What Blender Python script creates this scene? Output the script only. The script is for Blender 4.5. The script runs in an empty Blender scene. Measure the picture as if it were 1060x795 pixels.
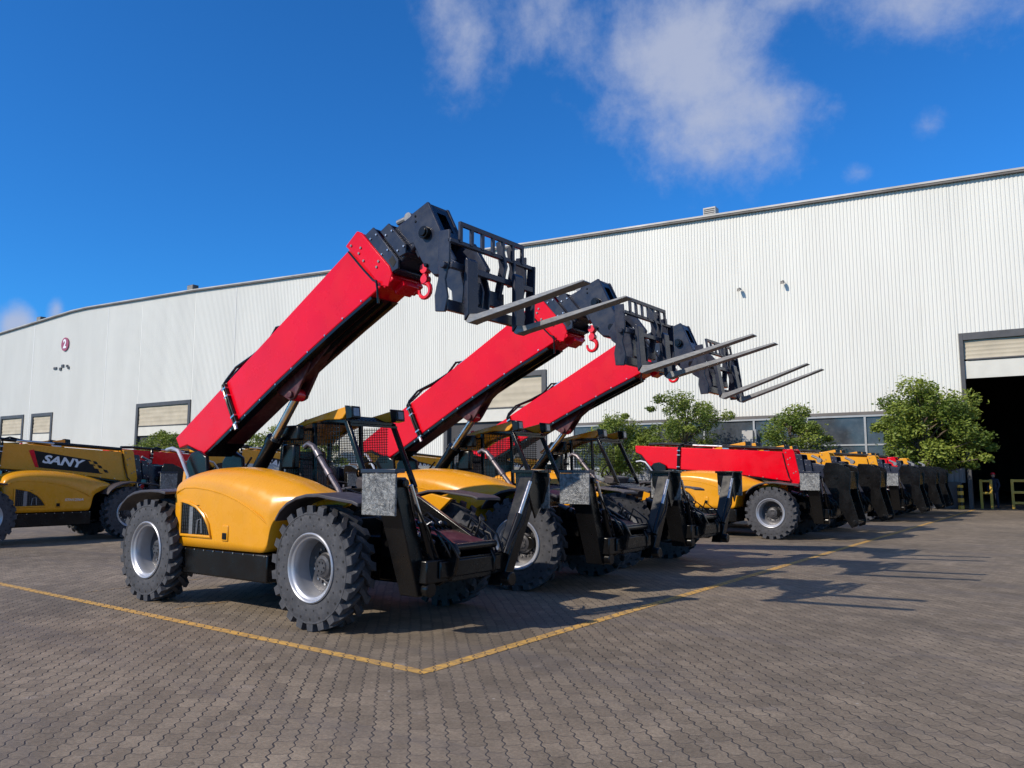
import bpy, bmesh, math, random
from mathutils import Vector, Matrix, noise
R = math.radians
random.seed(7)
sc = bpy.context.scene
COL = sc.collection

# ------------------------------------------------------------------ camera, sky, sun, exposure
PITCH = math.atan(92.5 / 815.0)
HEAD = R(36.8)
cam = bpy.data.objects.new("camera", bpy.data.cameras.new("camera"))
COL.objects.link(cam)
cam.data.sensor_width = 36.0
cam.data.lens = 815.0 / 1060.0 * 36.0
cam.data.clip_start = 0.1
cam.data.clip_end = 3000.0
cam.location = (0, 0, 1.7)
cam.rotation_euler = (math.pi / 2 + PITCH, 0, HEAD)
sc.camera = cam

SUNV = Vector((-1.89, -4.6, 3.53)).normalized()       # towards the sun
SUN_EL = math.asin(SUNV.z)
SUN_AZ = math.atan2(SUNV.x, SUNV.y)                    # clockwise from +Y
sun = bpy.data.objects.new("sun", bpy.data.lights.new("sun", 'SUN'))
COL.objects.link(sun)
sun.data.energy = 4.9
sun.data.angle = R(0.53)
sun.data.color = (1.0, 0.90, 0.76)
sun.rotation_euler = SUNV.to_track_quat('Z', 'Y').to_euler()

world = bpy.data.worlds.new("World")
sc.world = world
world.use_nodes = True
SKY_STRENGTH = 0.082


def build_world():
    nt = world.node_tree
    N = nt.nodes
    L = nt.links
    bg = N["Background"]
    sky = N.new("ShaderNodeTexSky")
    sky.sky_type = 'NISHITA'
    sky.sun_disc = False
    sky.sun_elevation = SUN_EL
    sky.sun_rotation = SUN_AZ
    sky.altitude = 300
    sky.air_density = 1.0
    sky.dust_density = 0.3
    sky.ozone_density = 3.5
    tc = N.new("ShaderNodeTexCoord")
    hs = N.new("ShaderNodeHueSaturation")
    hs.inputs["Saturation"].default_value = 1.0
    tint = N.new("ShaderNodeMix")
    tint.data_type = 'RGBA'
    tint.blend_type = 'MULTIPLY'
    tint.inputs[0].default_value = 1.0
    L.new(sky.outputs[0], tint.inputs[6])
    tint.inputs[7].default_value = (0.30, 1.17, 2.05, 1)
    L.new(tint.outputs[2], hs.inputs["Color"])
    fw = Vector((-math.sin(HEAD) * math.cos(PITCH), math.cos(HEAD) * math.cos(PITCH), math.sin(PITCH)))
    rt = Vector((math.cos(HEAD), math.sin(HEAD), 0))
    up = rt.cross(fw)

    def m(op, a, b=None, c=None, clamp=False):
        n = N.new("ShaderNodeMath")
        n.operation = op
        n.use_clamp = clamp
        for i, v in enumerate((a, b, c)):
            if v is None:
                continue
            if isinstance(v, (int, float)):
                n.inputs[i].default_value = v
            else:
                L.new(v, n.inputs[i])
        return n.outputs[0]

    def dot(vec, v):
        n = N.new("ShaderNodeVectorMath")
        n.operation = 'DOT_PRODUCT'
        L.new(vec, n.inputs[0])
        n.inputs[1].default_value = v
        return n.outputs["Value"]
    nz = N.new("ShaderNodeTexNoise")
    nz.inputs["Scale"].default_value = 4.2
    nz.inputs["Detail"].default_value = 9.0
    nz.inputs["Roughness"].default_value = 0.56
    nz.inputs["Distortion"].default_value = 0.5
    L.new(tc.outputs["Generated"], nz.inputs["Vector"])
    nf = N.new("ShaderNodeTexNoise")
    nf.inputs["Scale"].default_value = 11.0
    nf.inputs["Detail"].default_value = 10.0
    nf.inputs["Roughness"].default_value = 0.65
    L.new(tc.outputs["Generated"], nf.inputs["Vector"])
    # compass directions of the clouds: centre azimuth/elevation and half sizes (radians), tilt, weight
    total = None
    # (x, y) in degrees right of / above the heading, half widths, tilt
    clouds = [(11.5, 27.5, 10.5, 8.5, -18, 1.0), (14.5, 23.5, 7.5, 6.0, -25, 1.05), (4.0, 30.0, 9.5, 4.5, -22, .85),
              (31.0, 30.0, 8.5, 7.0, 0, 1.0), (-3.5, 30.0, 5.0, 6.0, 0, .75), (17.5, 24.5, 6.5, 4.5, 10, .9), (9.0, 22.0, 5.0, 3.5, -30, .55), (29.0, 22.0, 2.3, 1.6, 15, .62), (24.6, 19.6, 1.6, 1.0, 0, .5),
              (-32.6, 9.0, 1.3, 1.7, 0, 1.1), (-30.5, 10.2, .6, 1.2, 0, .8), (20.0, 31.0, 7.0, 2.0, 0, .5), (7.2, 20.5, 2.6, 2.4, 0, .45),
              (85, 25, 30, 16, 0, 1.6), (150, 35, 45, 24, 10, 1.9), (-120, 30, 40, 20, 5, 1.7)]  # these last clouds are out of view, added as neutral fill light
    for (az, el, ra, rb, tilt, wgt) in clouds:
        a = HEAD - R(az)
        e = R(el)
        c = Vector((-math.sin(a) * math.cos(e), math.cos(a) * math.cos(e), math.sin(e)))
        r_ = Vector((math.cos(a), math.sin(a), 0))
        u_ = r_.cross(c)
        t = R(tilt)
        t1 = (r_ * math.cos(t) + u_ * math.sin(t)) / R(ra)
        t2 = (-r_ * math.sin(t) + u_ * math.cos(t)) / R(rb)
        g = tc.outputs["Generated"]
        da = dot(g, t1)
        db = dot(g, t2)
        r2 = m('ADD', m('MULTIPLY', da, da), m('MULTIPLY', db, db))
        front = m('GREATER_THAN', dot(g, c), 0.3)
        v = m('MULTIPLY', m('MULTIPLY', m('SUBTRACT', 1.15, m('SQRT', r2), clamp=True), wgt), front)
        total = v if total is None else m('MAXIMUM', total, v)
    nn = m('ADD', m('MULTIPLY', nz.outputs["Fac"], 1.0), m('MULTIPLY', nf.outputs["Fac"], 0.85))
    # cover = total * 1.0 + (noise - mean)
    cov = m('ADD', m('MULTIPLY', total, 1.04), m('MULTIPLY', m('SUBTRACT', nn, 0.975), 1.9))
    has = m('MULTIPLY', total, 6.0, clamp=True)
    mr = N.new("ShaderNodeMapRange")
    mr.interpolation_type = 'SMOOTHSTEP'
    L.new(cov, mr.inputs["Value"])
    mr.inputs["From Min"].default_value = 0.16
    mr.inputs["From Max"].default_value = 1.25
    fac = m('MULTIPLY', m('MULTIPLY', mr.outputs[0], has), 0.84)
    mix = N.new("ShaderNodeMix")
    mix.data_type = 'RGBA'
    L.new(fac, mix.inputs[0])
    L.new(hs.outputs[0], mix.inputs[6])
    mix.inputs[7].default_value = (5.7, 6.3, 8.1, 1)
    L.new(mix.outputs[2], bg.inputs["Color"])
    bg.inputs["Strength"].default_value = SKY_STRENGTH


build_world()
sc.view_settings.view_transform = 'Standard'
sc.view_settings.look = 'None'
sc.view_settings.gamma = 1.0
sc.view_settings.exposure = 0.0
sc.view_settings.use_curve_mapping = False
sc.cycles.max_bounces = 6
sc.cycles.use_denoising = True


# ------------------------------------------------------------------ helpers
def tag(o, label=None, cat=None, group=None, kind=None):
    if label:
        o["label"] = label
    if cat:
        o["category"] = cat
    if group:
        o["group"] = group
    if kind:
        o["kind"] = kind
    return o


def empty(name, loc=(0, 0, 0), rz=0.0):
    o = bpy.data.objects.new(name, None)
    o.empty_display_size = 0.3
    o.location = loc
    o.rotation_euler = (0, 0, rz)
    COL.objects.link(o)
    return o


def kids(o):
    return [c for c in ALLOBJ if c.parent == o]


ALLOBJ = []


def copy_tree(o, parent=None):
    c = o.copy()
    COL.objects.link(c)
    ALLOBJ.append(c)
    c.parent = parent
    for ch in [k for k in list(ALLOBJ) if k.parent == o]:
        copy_tree(ch, c)
    return c


class MB:
    """collects shapes and links them as one mesh object"""

    def __init__(s):
        s.v = []
        s.f = []
        s.starts = []
        s.M = None

    def add(s, vs, fs):
        n = len(s.v)
        s.starts.append((n, len(s.f)))
        if s.M is not None:
            vs = [tuple(s.M @ Vector(p)) for p in vs]
        s.v += [tuple(p) for p in vs]
        s.f += [tuple(i + n for i in f) for f in fs]
        return s

    def box(s, x0, x1, y0, y1, z0, z1):
        vs = [(x, y, z) for x in (x0, x1) for y in (y0, y1) for z in (z0, z1)]
        return s.add(vs, [(0, 1, 3, 2), (4, 6, 7, 5), (0, 4, 5, 1), (2, 3, 7, 6), (0, 2, 6, 4), (1, 5, 7, 3)])

    def prism(s, poly, a0, a1, axis='y'):
        """poly in the plane normal to axis, extruded from a0 to a1"""
        def P(p, a):
            if axis == 'y':
                return (p[0], a, p[1])
            if axis == 'x':
                return (a, p[0], p[1])
            return (p[0], p[1], a)
        n = len(poly)
        vs = [P(p, a0) for p in poly] + [P(p, a1) for p in poly]
        fs = [tuple(range(n)), tuple(range(2 * n - 1, n - 1, -1))]
        fs += [(i, i + n, (i + 1) % n + n, (i + 1) % n) for i in range(n)]
        return s.add(vs, fs)

    def cyl(s, p0, p1, r0, r1=None, n=16, caps=True):
        r1 = r0 if r1 is None else r1
        p0 = Vector(p0)
        p1 = Vector(p1)
        d = (p1 - p0).normalized()
        a = d.orthogonal().normalized()
        b = d.cross(a)
        vs = []
        for p, r in ((p0, r0), (p1, r1)):
            for i in range(n):
                t = 2 * math.pi * i / n
                vs.append(tuple(p + a * (r * math.cos(t)) + b * (r * math.sin(t))))
        fs = [(i, (i + 1) % n, (i + 1) % n + n, i + n) for i in range(n)]
        if caps:
            fs += [tuple(range(n - 1, -1, -1)), tuple(range(n, 2 * n))]
        return s.add(vs, fs)

    def tube(s, pts, r, n=8, r_end=None):
        pts = [Vector(p) for p in pts]
        k = len(pts)
        vs = []
        prev = None
        for i, p in enumerate(pts):
            d = (pts[min(i + 1, k - 1)] - pts[max(i - 1, 0)]).normalized()
            if prev is None:
                a = d.orthogonal().normalized()
            else:
                a = (prev - d * prev.dot(d)).normalized()
            prev = a
            b = d.cross(a)
            rr = r if r_end is None else r + (r_end - r) * i / (k - 1)
            for j in range(n):
                t = 2 * math.pi * j / n
                vs.append(tuple(p + a * (rr * math.cos(t)) + b * (rr * math.sin(t))))
        fs = []
        for i in range(k - 1):
            for j in range(n):
                fs.append((i * n + j, i * n + (j + 1) % n, (i + 1) * n + (j + 1) % n, (i + 1) * n + j))
        fs += [tuple(range(n - 1, -1, -1)), tuple(range((k - 1) * n, k * n))]
        return s.add(vs, fs)

    def bar(s, p0, p1, w, t, up=(0, 0, 1)):
        """rectangular bar from p0 to p1, w across, t along up"""
        p0 = Vector(p0)
        p1 = Vector(p1)
        d = (p1 - p0).normalized()
        a = d.cross(Vector(up)).normalized()
        b = a.cross(d).normalized()
        vs = []
        for p in (p0, p1):
            for sx, sy in ((-1, -1), (1, -1), (1, 1), (-1, 1)):
                vs.append(tuple(p + a * (sx * w / 2) + b * (sy * t / 2)))
        return s.add(vs, [(0, 1, 2, 3), (7, 6, 5, 4), (0, 4, 5, 1), (1, 5, 6, 2), (2, 6, 7, 3), (3, 7, 4, 0)])

    def lathe(s, prof, n=48, closed=False, y0=0.0):
        """profile of (radius, y) turned round the y axis"""
        k = len(prof)
        vs = []
        for (r, y) in prof:
            for j in range(n):
                t = 2 * math.pi * j / n
                vs.append((r * math.cos(t), y0 + y, r * math.sin(t)))
        fs = []
        rng = range(k) if closed else range(k - 1)
        for i in rng:
            i2 = (i + 1) % k
            for j in range(n):
                fs.append((i * n + j, i * n + (j + 1) % n, i2 * n + (j + 1) % n, i2 * n + j))
        return s.add(vs, fs)

    def build_each(s, name, mat, parent=None, bevel=0.0, smooth=35):
        """one object per shape added"""
        out = []
        st = s.starts + [(len(s.v), len(s.f))]
        for (v0, f0), (v1, f1) in zip(st, st[1:]):
            m = MB()
            m.v = s.v[v0:v1]
            m.f = [tuple(i - v0 for i in f) for f in s.f[f0:f1]]
            out.append(m.build(name, mat, parent, bevel, smooth))
        return out

    def build(s, name, mat, parent=None, bevel=0.0, smooth=35, seg=2, loc=None):
        me = bpy.data.meshes.new(name)
        me.from_pydata(s.v, [], s.f)
        me.validate(clean_customdata=False)
        bm = bmesh.new()
        bm.from_mesh(me)
        bmesh.ops.recalc_face_normals(bm, faces=bm.faces)
        bm.to_mesh(me)
        bm.free()
        if smooth:
            me.polygons.foreach_set("use_smooth", [True] * len(me.polygons))
            me.set_sharp_from_angle(angle=R(smooth))
        me.materials.append(mat)
        o = bpy.data.objects.new(name, me)
        COL.objects.link(o)
        ALLOBJ.append(o)
        o.parent = parent
        if loc:
            o.location = loc
        if bevel:
            b = o.modifiers.new("bevel", 'BEVEL')
            b.width = bevel
            b.segments = seg
            b.limit_method = 'ANGLE'
            b.angle_limit = R(40)
            b.harden_normals = False
        return o


# ------------------------------------------------------------------ materials
def newmat(name):
    m = bpy.data.materials.new(name)
    m.use_nodes = True
    return m, m.node_tree, m.node_tree.nodes["Principled BSDF"]


def noise_node(nt, scale, detail=4, rough=.55, coord="Object", dist=0.0, stretch=None):
    tc = nt.nodes.new("ShaderNodeTexCoord")
    n = nt.nodes.new("ShaderNodeTexNoise")
    n.inputs["Scale"].default_value = scale
    n.inputs["Detail"].default_value = detail
    n.inputs["Roughness"].default_value = rough
    n.inputs["Distortion"].default_value = dist
    if stretch:
        mp = nt.nodes.new("ShaderNodeMapping")
        mp.inputs["Scale"].default_value = stretch
        nt.links.new(tc.outputs[coord], mp.inputs[0])
        nt.links.new(mp.outputs[0], n.inputs["Vector"])
    else:
        nt.links.new(tc.outputs[coord], n.inputs["Vector"])
    return n


def ramp(nt, src, p0, p1, c0, c1):
    r = nt.nodes.new("ShaderNodeValToRGB")
    r.color_ramp.elements[0].position = p0
    r.color_ramp.elements[1].position = p1
    r.color_ramp.elements[0].color = (*c0, 1) if len(c0) == 3 else c0
    r.color_ramp.elements[1].color = (*c1, 1) if len(c1) == 3 else c1
    nt.links.new(src, r.inputs[0])
    return r


def surf(name, col, rough=.4, metal=0.0, coat=0.0, var=.12, vscale=3.0, dust=0.0, dustcol=(.32, .29, .25), bump=0.0, bscale=60, spec=.5, stretch=None):
    """paint / metal / plastic with slight colour wear, uneven gloss and dust"""
    m, nt, b = newmat(name)
    n = noise_node(nt, vscale, 5, .6, stretch=stretch)
    c0 = tuple(c * (1 - var) for c in col)
    c1 = tuple(min(1, c * (1 + var)) for c in col)
    r = ramp(nt, n.outputs["Fac"], .3, .7, c0, c1)
    out = r.outputs[0]
    if dust:
        n2 = noise_node(nt, vscale * 4, 8, .7)
        r2 = ramp(nt, n2.outputs["Fac"], .48, .75, (0, 0, 0), (dust,) * 3)
        mx = nt.nodes.new("ShaderNodeMix")
        mx.data_type = 'RGBA'
        nt.links.new(r2.outputs[0], mx.inputs[0])
        nt.links.new(out, mx.inputs[6])
        mx.inputs[7].default_value = (*dustcol, 1)
        out = mx.outputs[2]
    nt.links.new(out, b.inputs["Base Color"])
    n3 = noise_node(nt, vscale * 2.3, 5, .6)
    r3 = ramp(nt, n3.outputs["Fac"], .3, .75, (max(.03, rough - .08),) * 3, (min(1, rough + .14),) * 3)
    nt.links.new(r3.outputs[0], b.inputs["Roughness"])
    b.inputs["Metallic"].default_value = metal
    b.inputs["Coat Weight"].default_value = coat
    b.inputs["Coat Roughness"].default_value = .08
    b.inputs["Specular IOR Level"].default_value = spec
    if bump:
        n4 = noise_node(nt, bscale, 4, .6)
        bp = nt.nodes.new("ShaderNodeBump")
        bp.inputs["Strength"].default_value = bump
        bp.inputs["Distance"].default_value = .01
        nt.links.new(n4.outputs["Fac"], bp.inputs["Height"])
        nt.links.new(bp.outputs[0], b.inputs["Normal"])
    return m


M = {}
M['red'] = surf("red_paint", (.64, .0003, .010), .24, coat=.0, var=.09, vscale=1.2, dust=.0, spec=.3)
M['redhook'] = surf("hook_red_paint", (.72, .008, .02), .3, coat=.4, var=.06)
M['yellow'] = surf("yellow_paint", (.66, .285, .009), .27, coat=.0, var=.05, dust=.03, dustcol=(.4, .25, .1), spec=.45)
M['black'] = surf("black_paint", (.0050, .0048, .0050), .22, var=.3, vscale=1.5, dust=.004, dustcol=(.06, .045, .038), spec=.35)
M['head'] = surf("blue_black_paint", (.020, .024, .040), .26, coat=.0, var=.2, dust=.05, dustcol=(.09, .09, .10), spec=.4)
M['fender'] = surf("dark_plastic", (.042, .036, .042), .5, var=.2, dust=.15, dustcol=(.15, .13, .11))
M['tyre'] = surf("tyre_rubber", (.040, .042, .050), .78, var=.25, vscale=5, dust=.35, dustcol=(.13, .12, .115), bump=.25)
M['lug'] = surf("tyre_lug_rubber", (.036, .037, .042), .75, var=.3, vscale=6, dust=.35, dustcol=(.13, .12, .11), bump=.3)
M['hole'] = surf("recess_black", (.006, .006, .007), .8, var=.1)
M['rim'] = surf("silver_paint", (.40, .41, .44), .36, metal=.5, var=.08, dust=.25, dustcol=(.2, .18, .16))
M['hub'] = surf("dark_grey_wheel_disc", (.055, .055, .062), .42, metal=.3, var=.3, vscale=8, dust=.25, dustcol=(.16, .14, .12))
M['pipe'] = surf("heat_stained_pipe", (.17, .15, .165), .35, metal=.6, var=.35, vscale=6, dust=.2)
M['chrome'] = surf("chrome", (.55, .54, .53), .28, metal=1.0, var=.08)
M['steel'] = surf("worn_grey_steel", (.20, .20, .205), .42, metal=.4, var=.25, vscale=9, dust=.3, dustcol=(.3, .28, .26), stretch=(1, 6, 6))
M['glass'] = surf("dark_glass", (.012, .014, .018), .06, var=.1, coat=.5)
M['lamp'] = surf("lamp_lens", (.25, .26, .28), .12, var=.2, vscale=20, coat=.6)
M['white'] = surf("white_marking", (.72, .73, .76), .4, var=.05)
M['grille'] = surf("vent_mesh_black", (.02, .02, .022), .45, var=.3, vscale=12)
M['red_dark'] = surf("dark_red_and_shade", (.055, .005, .009), .5, var=.3, dust=.2)  # dark red of the nose plate; also painted shade under the boom
M['orange'] = surf("orange_lens", (.8, .2, .01), .2, var=.05, coat=.5)
M['rail'] = surf("safety_yellow_paint", (.55, .33, .03), .45, var=.15, dust=.25)
M['bark'] = surf("bark", (.10, .075, .055), .9, var=.4, vscale=8, bump=.5, bscale=30)


def mat_wrap():
    """foot pad in crumpled protective film"""
    m, nt, b = newmat("film_wrapped_metal")
    n = noise_node(nt, 7, 8, .7, dist=2.2)
    r = ramp(nt, n.outputs["Fac"], .36, .68, (.05, .052, .055), (.33, .335, .33))
    nt.links.new(r.outputs[0], b.inputs["Base Color"])
    b.inputs["Roughness"].default_value = .32
    b.inputs["Metallic"].default_value = .25
    n2 = noise_node(nt, 16, 6, .7, dist=1.5)
    bp = nt.nodes.new("ShaderNodeBump")
    bp.inputs["Strength"].default_value = .8
    bp.inputs["Distance"].default_value = .03
    nt.links.new(n2.outputs["Fac"], bp.inputs["Height"])
    nt.links.new(bp.outputs[0], b.inputs["Normal"])
    return m


M['wrap'] = mat_wrap()


def mat_ground(name, paint=False):
    """interlocking zigzag concrete pavers laid at 45 degrees to the bays"""
    m, nt, b = newmat(name)
    N, L = nt.nodes, nt.links
    tc = N.new("ShaderNodeTexCoord")
    mp = N.new("ShaderNodeMapping")
    mp.inputs["Rotation"].default_value = (0, 0, R(-134))
    L.new(tc.outputs["Object"], mp.inputs[0])
    # gentle settling of the courses
    wn = N.new("ShaderNodeTexNoise")
    wn.inputs["Scale"].default_value = .6
    wn.inputs["Detail"].default_value = 2
    L.new(mp.outputs[0], wn.inputs["Vector"])
    sub = N.new("ShaderNodeVectorMath")
    sub.operation = 'SUBTRACT'
    L.new(wn.outputs["Color"], sub.inputs[0])
    sub.inputs[1].default_value = (.5, .5, .5)
    scl = N.new("ShaderNodeVectorMath")
    scl.operation = 'SCALE'
    L.new(sub.outputs[0], scl.inputs[0])
    scl.inputs["Scale"].default_value = .10
    addv = N.new("ShaderNodeVectorMath")
    L.new(mp.outputs[0], addv.inputs[0])
    L.new(scl.outputs[0], addv.inputs[1])
    sep = N.new("ShaderNodeSeparateXYZ")
    L.new(addv.outputs[0], sep.inputs[0])

    def mt(op, a, b_=None, c_=None):
        n = N.new("ShaderNodeMath")
        n.operation = op
        for i, v in enumerate((a, b_, c_)):
            if v is None:
                continue
            if isinstance(v, (int, float)):
                n.inputs[i].default_value = v
            else:
                L.new(v, n.inputs[i])
        return n.outputs[0]
    wob = N.new("ShaderNodeTexNoise")
    wob.inputs["Scale"].default_value = 7
    wob.inputs["Detail"].default_value = 3
    L.new(mp.outputs[0], wob.inputs["Vector"])
    zig = mt('SINE', mt('MULTIPLY', sep.outputs[0], 2 * math.pi / .12))
    zs = mt('ADD', mt('MULTIPLY', zig, .0095), mt('MULTIPLY', mt('SUBTRACT', wob.outputs["Fac"], .5), .035))
    y2 = mt('ADD', sep.outputs[1], zs)
    zig2 = mt('PINGPONG', sep.outputs[1], .06)
    x2 = mt('ADD', sep.outputs[0], mt('MULTIPLY', mt('SUBTRACT', zig2, .03), .35))
    cmb = N.new("ShaderNodeCombineXYZ")
    L.new(x2, cmb.inputs[0])
    L.new(y2, cmb.inputs[1])
    br = N.new("ShaderNodeTexBrick")
    br.offset = .5
    lj = mt('MULTIPLY', mt('PINGPONG', y2, .06), 1.0)
    br.inputs["Scale"].default_value = 1.0
    br.inputs["Brick Width"].default_value = .24
    br.inputs["Row Height"].default_value = .12
    br.inputs["Mortar Size"].default_value = .0045
    br.inputs["Mortar Smooth"].default_value = .35
    br.inputs["Bias"].default_value = 0
    br.inputs["Color1"].default_value = (.186, .149, .110, 1)
    br.inputs["Color2"].default_value = (.250, .202, .150, 1)
    br.inputs["Mortar"].default_value = (.105, .088, .077, 1)
    L.new(cmb.outputs[0], br.inputs["Vector"])

    def mixc(f, a, b_, mode='MIX'):
        n = N.new("ShaderNodeMix")
        n.data_type = 'RGBA'
        n.blend_type = mode
        for i, v in ((0, f), (6, a), (7, b_)):
            if isinstance(v, (int, float)):
                n.inputs[i].default_value = v
            elif isinstance(v, tuple):
                n.inputs[i].default_value = (*v, 1)
            else:
                L.new(v, n.inputs[i])
        return n.outputs[2]
    # the long zigzag joints are open and dark, unevenly so
    jn = noise_node(nt, 3.5, 5, .7)
    jw = mt('MULTIPLY', mt('SUBTRACT', jn.outputs["Fac"], .36), .028)
    ljm = N.new("ShaderNodeMapRange")
    L.new(lj, ljm.inputs["Value"])
    ljm.inputs["From Min"].default_value = .002
    L.new(mt('ADD', jw, .0035), ljm.inputs["From Max"])
    ljm.inputs["To Min"].default_value = 1
    ljm.inputs["To Max"].default_value = 0
    joint = ljm.outputs[0]
    jp = noise_node(nt, .42, 7, .72)
    jfade = mt('MINIMUM', mt('MAXIMUM', mt('MULTIPLY', mt('SUBTRACT', jp.outputs['Fac'], .40), 4.2), .10), 1.0)
    big = noise_node(nt, .22, 7, .62)
    rb = ramp(nt, big.outputs["Fac"], .32, .68, (.66, .655, .65), (1.18, 1.17, 1.15))
    c = mixc(mt('MULTIPLY', mt('MULTIPLY', joint, jfade), .9), br.outputs["Color"], (.035, .028, .025))
    c = mixc(1.0, c, rb.outputs[0], 'MULTIPLY')
    mid = noise_node(nt, 2.1, 8, .75, dist=.4)
    rm = ramp(nt, mid.outputs["Fac"], .3, .7, (.70, .70, .69), (1.20, 1.19, 1.17))
    c = mixc(1.0, c, rm.outputs[0], 'MULTIPLY')
    fine = noise_node(nt, 38, 6, .7)
    rf = ramp(nt, fine.outputs["Fac"], .25, .8, (.60, .60, .60), (1.38, 1.38, 1.38))
    c = mixc(1.0, c, rf.outputs[0], 'MULTIPLY')
    # streaks where tyres scuff (stretched along the lane)
    st = noise_node(nt, 1.0, 6, .65, stretch=(.30, 1.6, 1), dist=.8)
    rs = ramp(nt, st.outputs["Fac"], .52, .72, (0, 0, 0), (.75, .75, .75))
    c = mixc(rs.outputs[0], c, (.115, .098, .088))
    st2 = noise_node(nt, 2.6, 8, .72)
    rs2 = ramp(nt, st2.outputs["Fac"], .60, .78, (0, 0, 0), (.6, .6, .6))
    c = mixc(rs2.outputs[0], c, (.37, .32, .28))
    # drops of oil
    vo = N.new("ShaderNodeTexVoronoi")
    vo.inputs["Scale"].default_value = .55
    L.new(tc.outputs["Object"], vo.inputs["Vector"])
    rv = ramp(nt, vo.outputs["Distance"], .035, .11, (.55, .55, .55), (0, 0, 0))
    c = mixc(rv.outputs[0], c, (.045, .042, .04))
    # pale crumbs
    vc = N.new("ShaderNodeTexVoronoi")
    vc.inputs["Scale"].default_value = 3.2
    L.new(tc.outputs["Object"], vc.inputs["Vector"])
    rc = ramp(nt, vc.outputs["Distance"], .03, .045, (.7, .7, .7), (0, 0, 0))
    c = mixc(rc.outputs[0], c, (.40, .37, .33))
    if paint:
        wear = noise_node(nt, 9, 8, .75)
        rw = ramp(nt, wear.outputs["Fac"], .38, .60, (.25, .25, .25), (.97, .97, .97)) if paint == 1 else ramp(nt, wear.outputs["Fac"], .46, .70, (.0, .0, .0), (.55, .55, .55))
        inv = mt('SUBTRACT', 1.0, mt('MAXIMUM', mt('MULTIPLY', br.outputs["Fac"], .5), joint))
        f = mt('MULTIPLY', rw.outputs[0], inv)
        c = mixc(f, c, (.66, .37, .075))
    L.new(c, b.inputs["Base Color"])
    b.inputs["Roughness"].default_value = .82
    b.inputs["Specular IOR Level"].default_value = .35
    bp = N.new("ShaderNodeBump")
    bp.inputs["Strength"].default_value = .55
    bp.inputs["Distance"].default_value = .012
    h = mt('SUBTRACT', mt('MULTIPLY', fine.outputs["Fac"], .35), mt('MAXIMUM', mt('MULTIPLY', br.outputs["Fac"], .5), joint))
    L.new(h, bp.inputs["Height"])
    L.new(bp.outputs[0], b.inputs["Normal"])
    return m


M['ground'] = mat_ground("zigzag_pavers")
M['line'] = mat_ground("yellow_line_paint", 1)
M['faint'] = mat_ground("worn_yellow_line_paint", 2)


def mat_wall():
    m, nt, b = newmat("corrugated_sheet")
    n = noise_node(nt, .35, 6, .6, stretch=(1, 1, .25))
    r = ramp(nt, n.outputs["Fac"], .3, .72, (.59, .585, .545), (.665, .66, .615))
    n2 = noise_node(nt, 1.4, 6, .7, stretch=(2.5, 2.5, .12))
    r2 = ramp(nt, n2.outputs["Fac"], .58, .8, (1, 1, 1), (.86, .85, .82))
    mx = nt.nodes.new("ShaderNodeMix")
    mx.data_type = 'RGBA'
    mx.blend_type = 'MULTIPLY'
    mx.inputs[0].default_value = 1
    nt.links.new(r.outputs[0], mx.inputs[6])
    nt.links.new(r2.outputs[0], mx.inputs[7])
    nt.links.new(mx.outputs[2], b.inputs["Base Color"])
    b.inputs["Roughness"].default_value = .5
    return m


M['wall'] = mat_wall()
M['trim'] = surf("wall_trim", (.42, .41, .39), .5, var=.35, vscale=.25)
M['trim2'] = surf("lap_strip_paint", (.60, .60, .585), .5, var=.06, vscale=.7)
M['gutter'] = surf("dark_flashing", (.10, .09, .085), .6, var=.4, vscale=.5)
M['frame'] = surf("door_frame_steel", (.055, .055, .06), .5, var=.2)
M['curtain'] = surf("roller_curtain_fabric", (.42, .37, .28), .7, var=.12, vscale=1.2, dust=.2)
M['curtain2'] = surf("roller_curtain_bottom", (.55, .54, .49), .7, var=.08, vscale=1.2)
M['pane'] = surf("factory_window_glass", (.05, .058, .07), .12, var=.3, vscale=.8, dust=.25, dustcol=(.16, .17, .18))
M['mullion'] = surf("grey_window_frame", (.30, .32, .34), .5, var=.1)
M['plinth'] = surf("dark_concrete", (.075, .077, .085), .8, var=.25, vscale=1.5, dust=.3, dustcol=(.15, .14, .13))
M['lowwall'] = surf("grey_corrugated_sheet", (.20, .21, .23), .55, var=.15, vscale=1)
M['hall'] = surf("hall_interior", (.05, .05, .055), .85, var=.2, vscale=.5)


def mat_leaf(name, c0, c1):
    m, nt, b = newmat(name)
    at = nt.nodes.new("ShaderNodeAttribute")
    at.attribute_name = "leaf_tint"
    r = ramp(nt, at.outputs["Fac"], 0.0, 1.0, c0, c1)
    nt.links.new(r.outputs[0], b.inputs["Base Color"])
    b.inputs["Roughness"].default_value = .5
    b.inputs["Specular IOR Level"].default_value = .35
    tr = nt.nodes.new("ShaderNodeBsdfTranslucent")
    nt.links.new(r.outputs[0], tr.inputs[0])
    mx = nt.nodes.new("ShaderNodeMixShader")
    mx.inputs[0].default_value = .3
    nt.links.new(b.outputs[0], mx.inputs[1])
    nt.links.new(tr.outputs[0], mx.inputs[2])
    nt.links.new(mx.outputs[0], nt.nodes["Material Output"].inputs[0])
    return m


M['leaf'] = mat_leaf("leaves", (.07, .12, .018), (.27, .32, .05))

# ------------------------------------------------------------------ ground
g = MB()
g.add([(-500, -60, 0), (400, -60, 0), (400, 500, 0), (-500, 500, 0)], [(0, 1, 2, 3)])
o = g.build("ground", M['ground'], smooth=0)
tag(o, kind="structure", label="brown interlocking paver yard in front of the factory")


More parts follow.
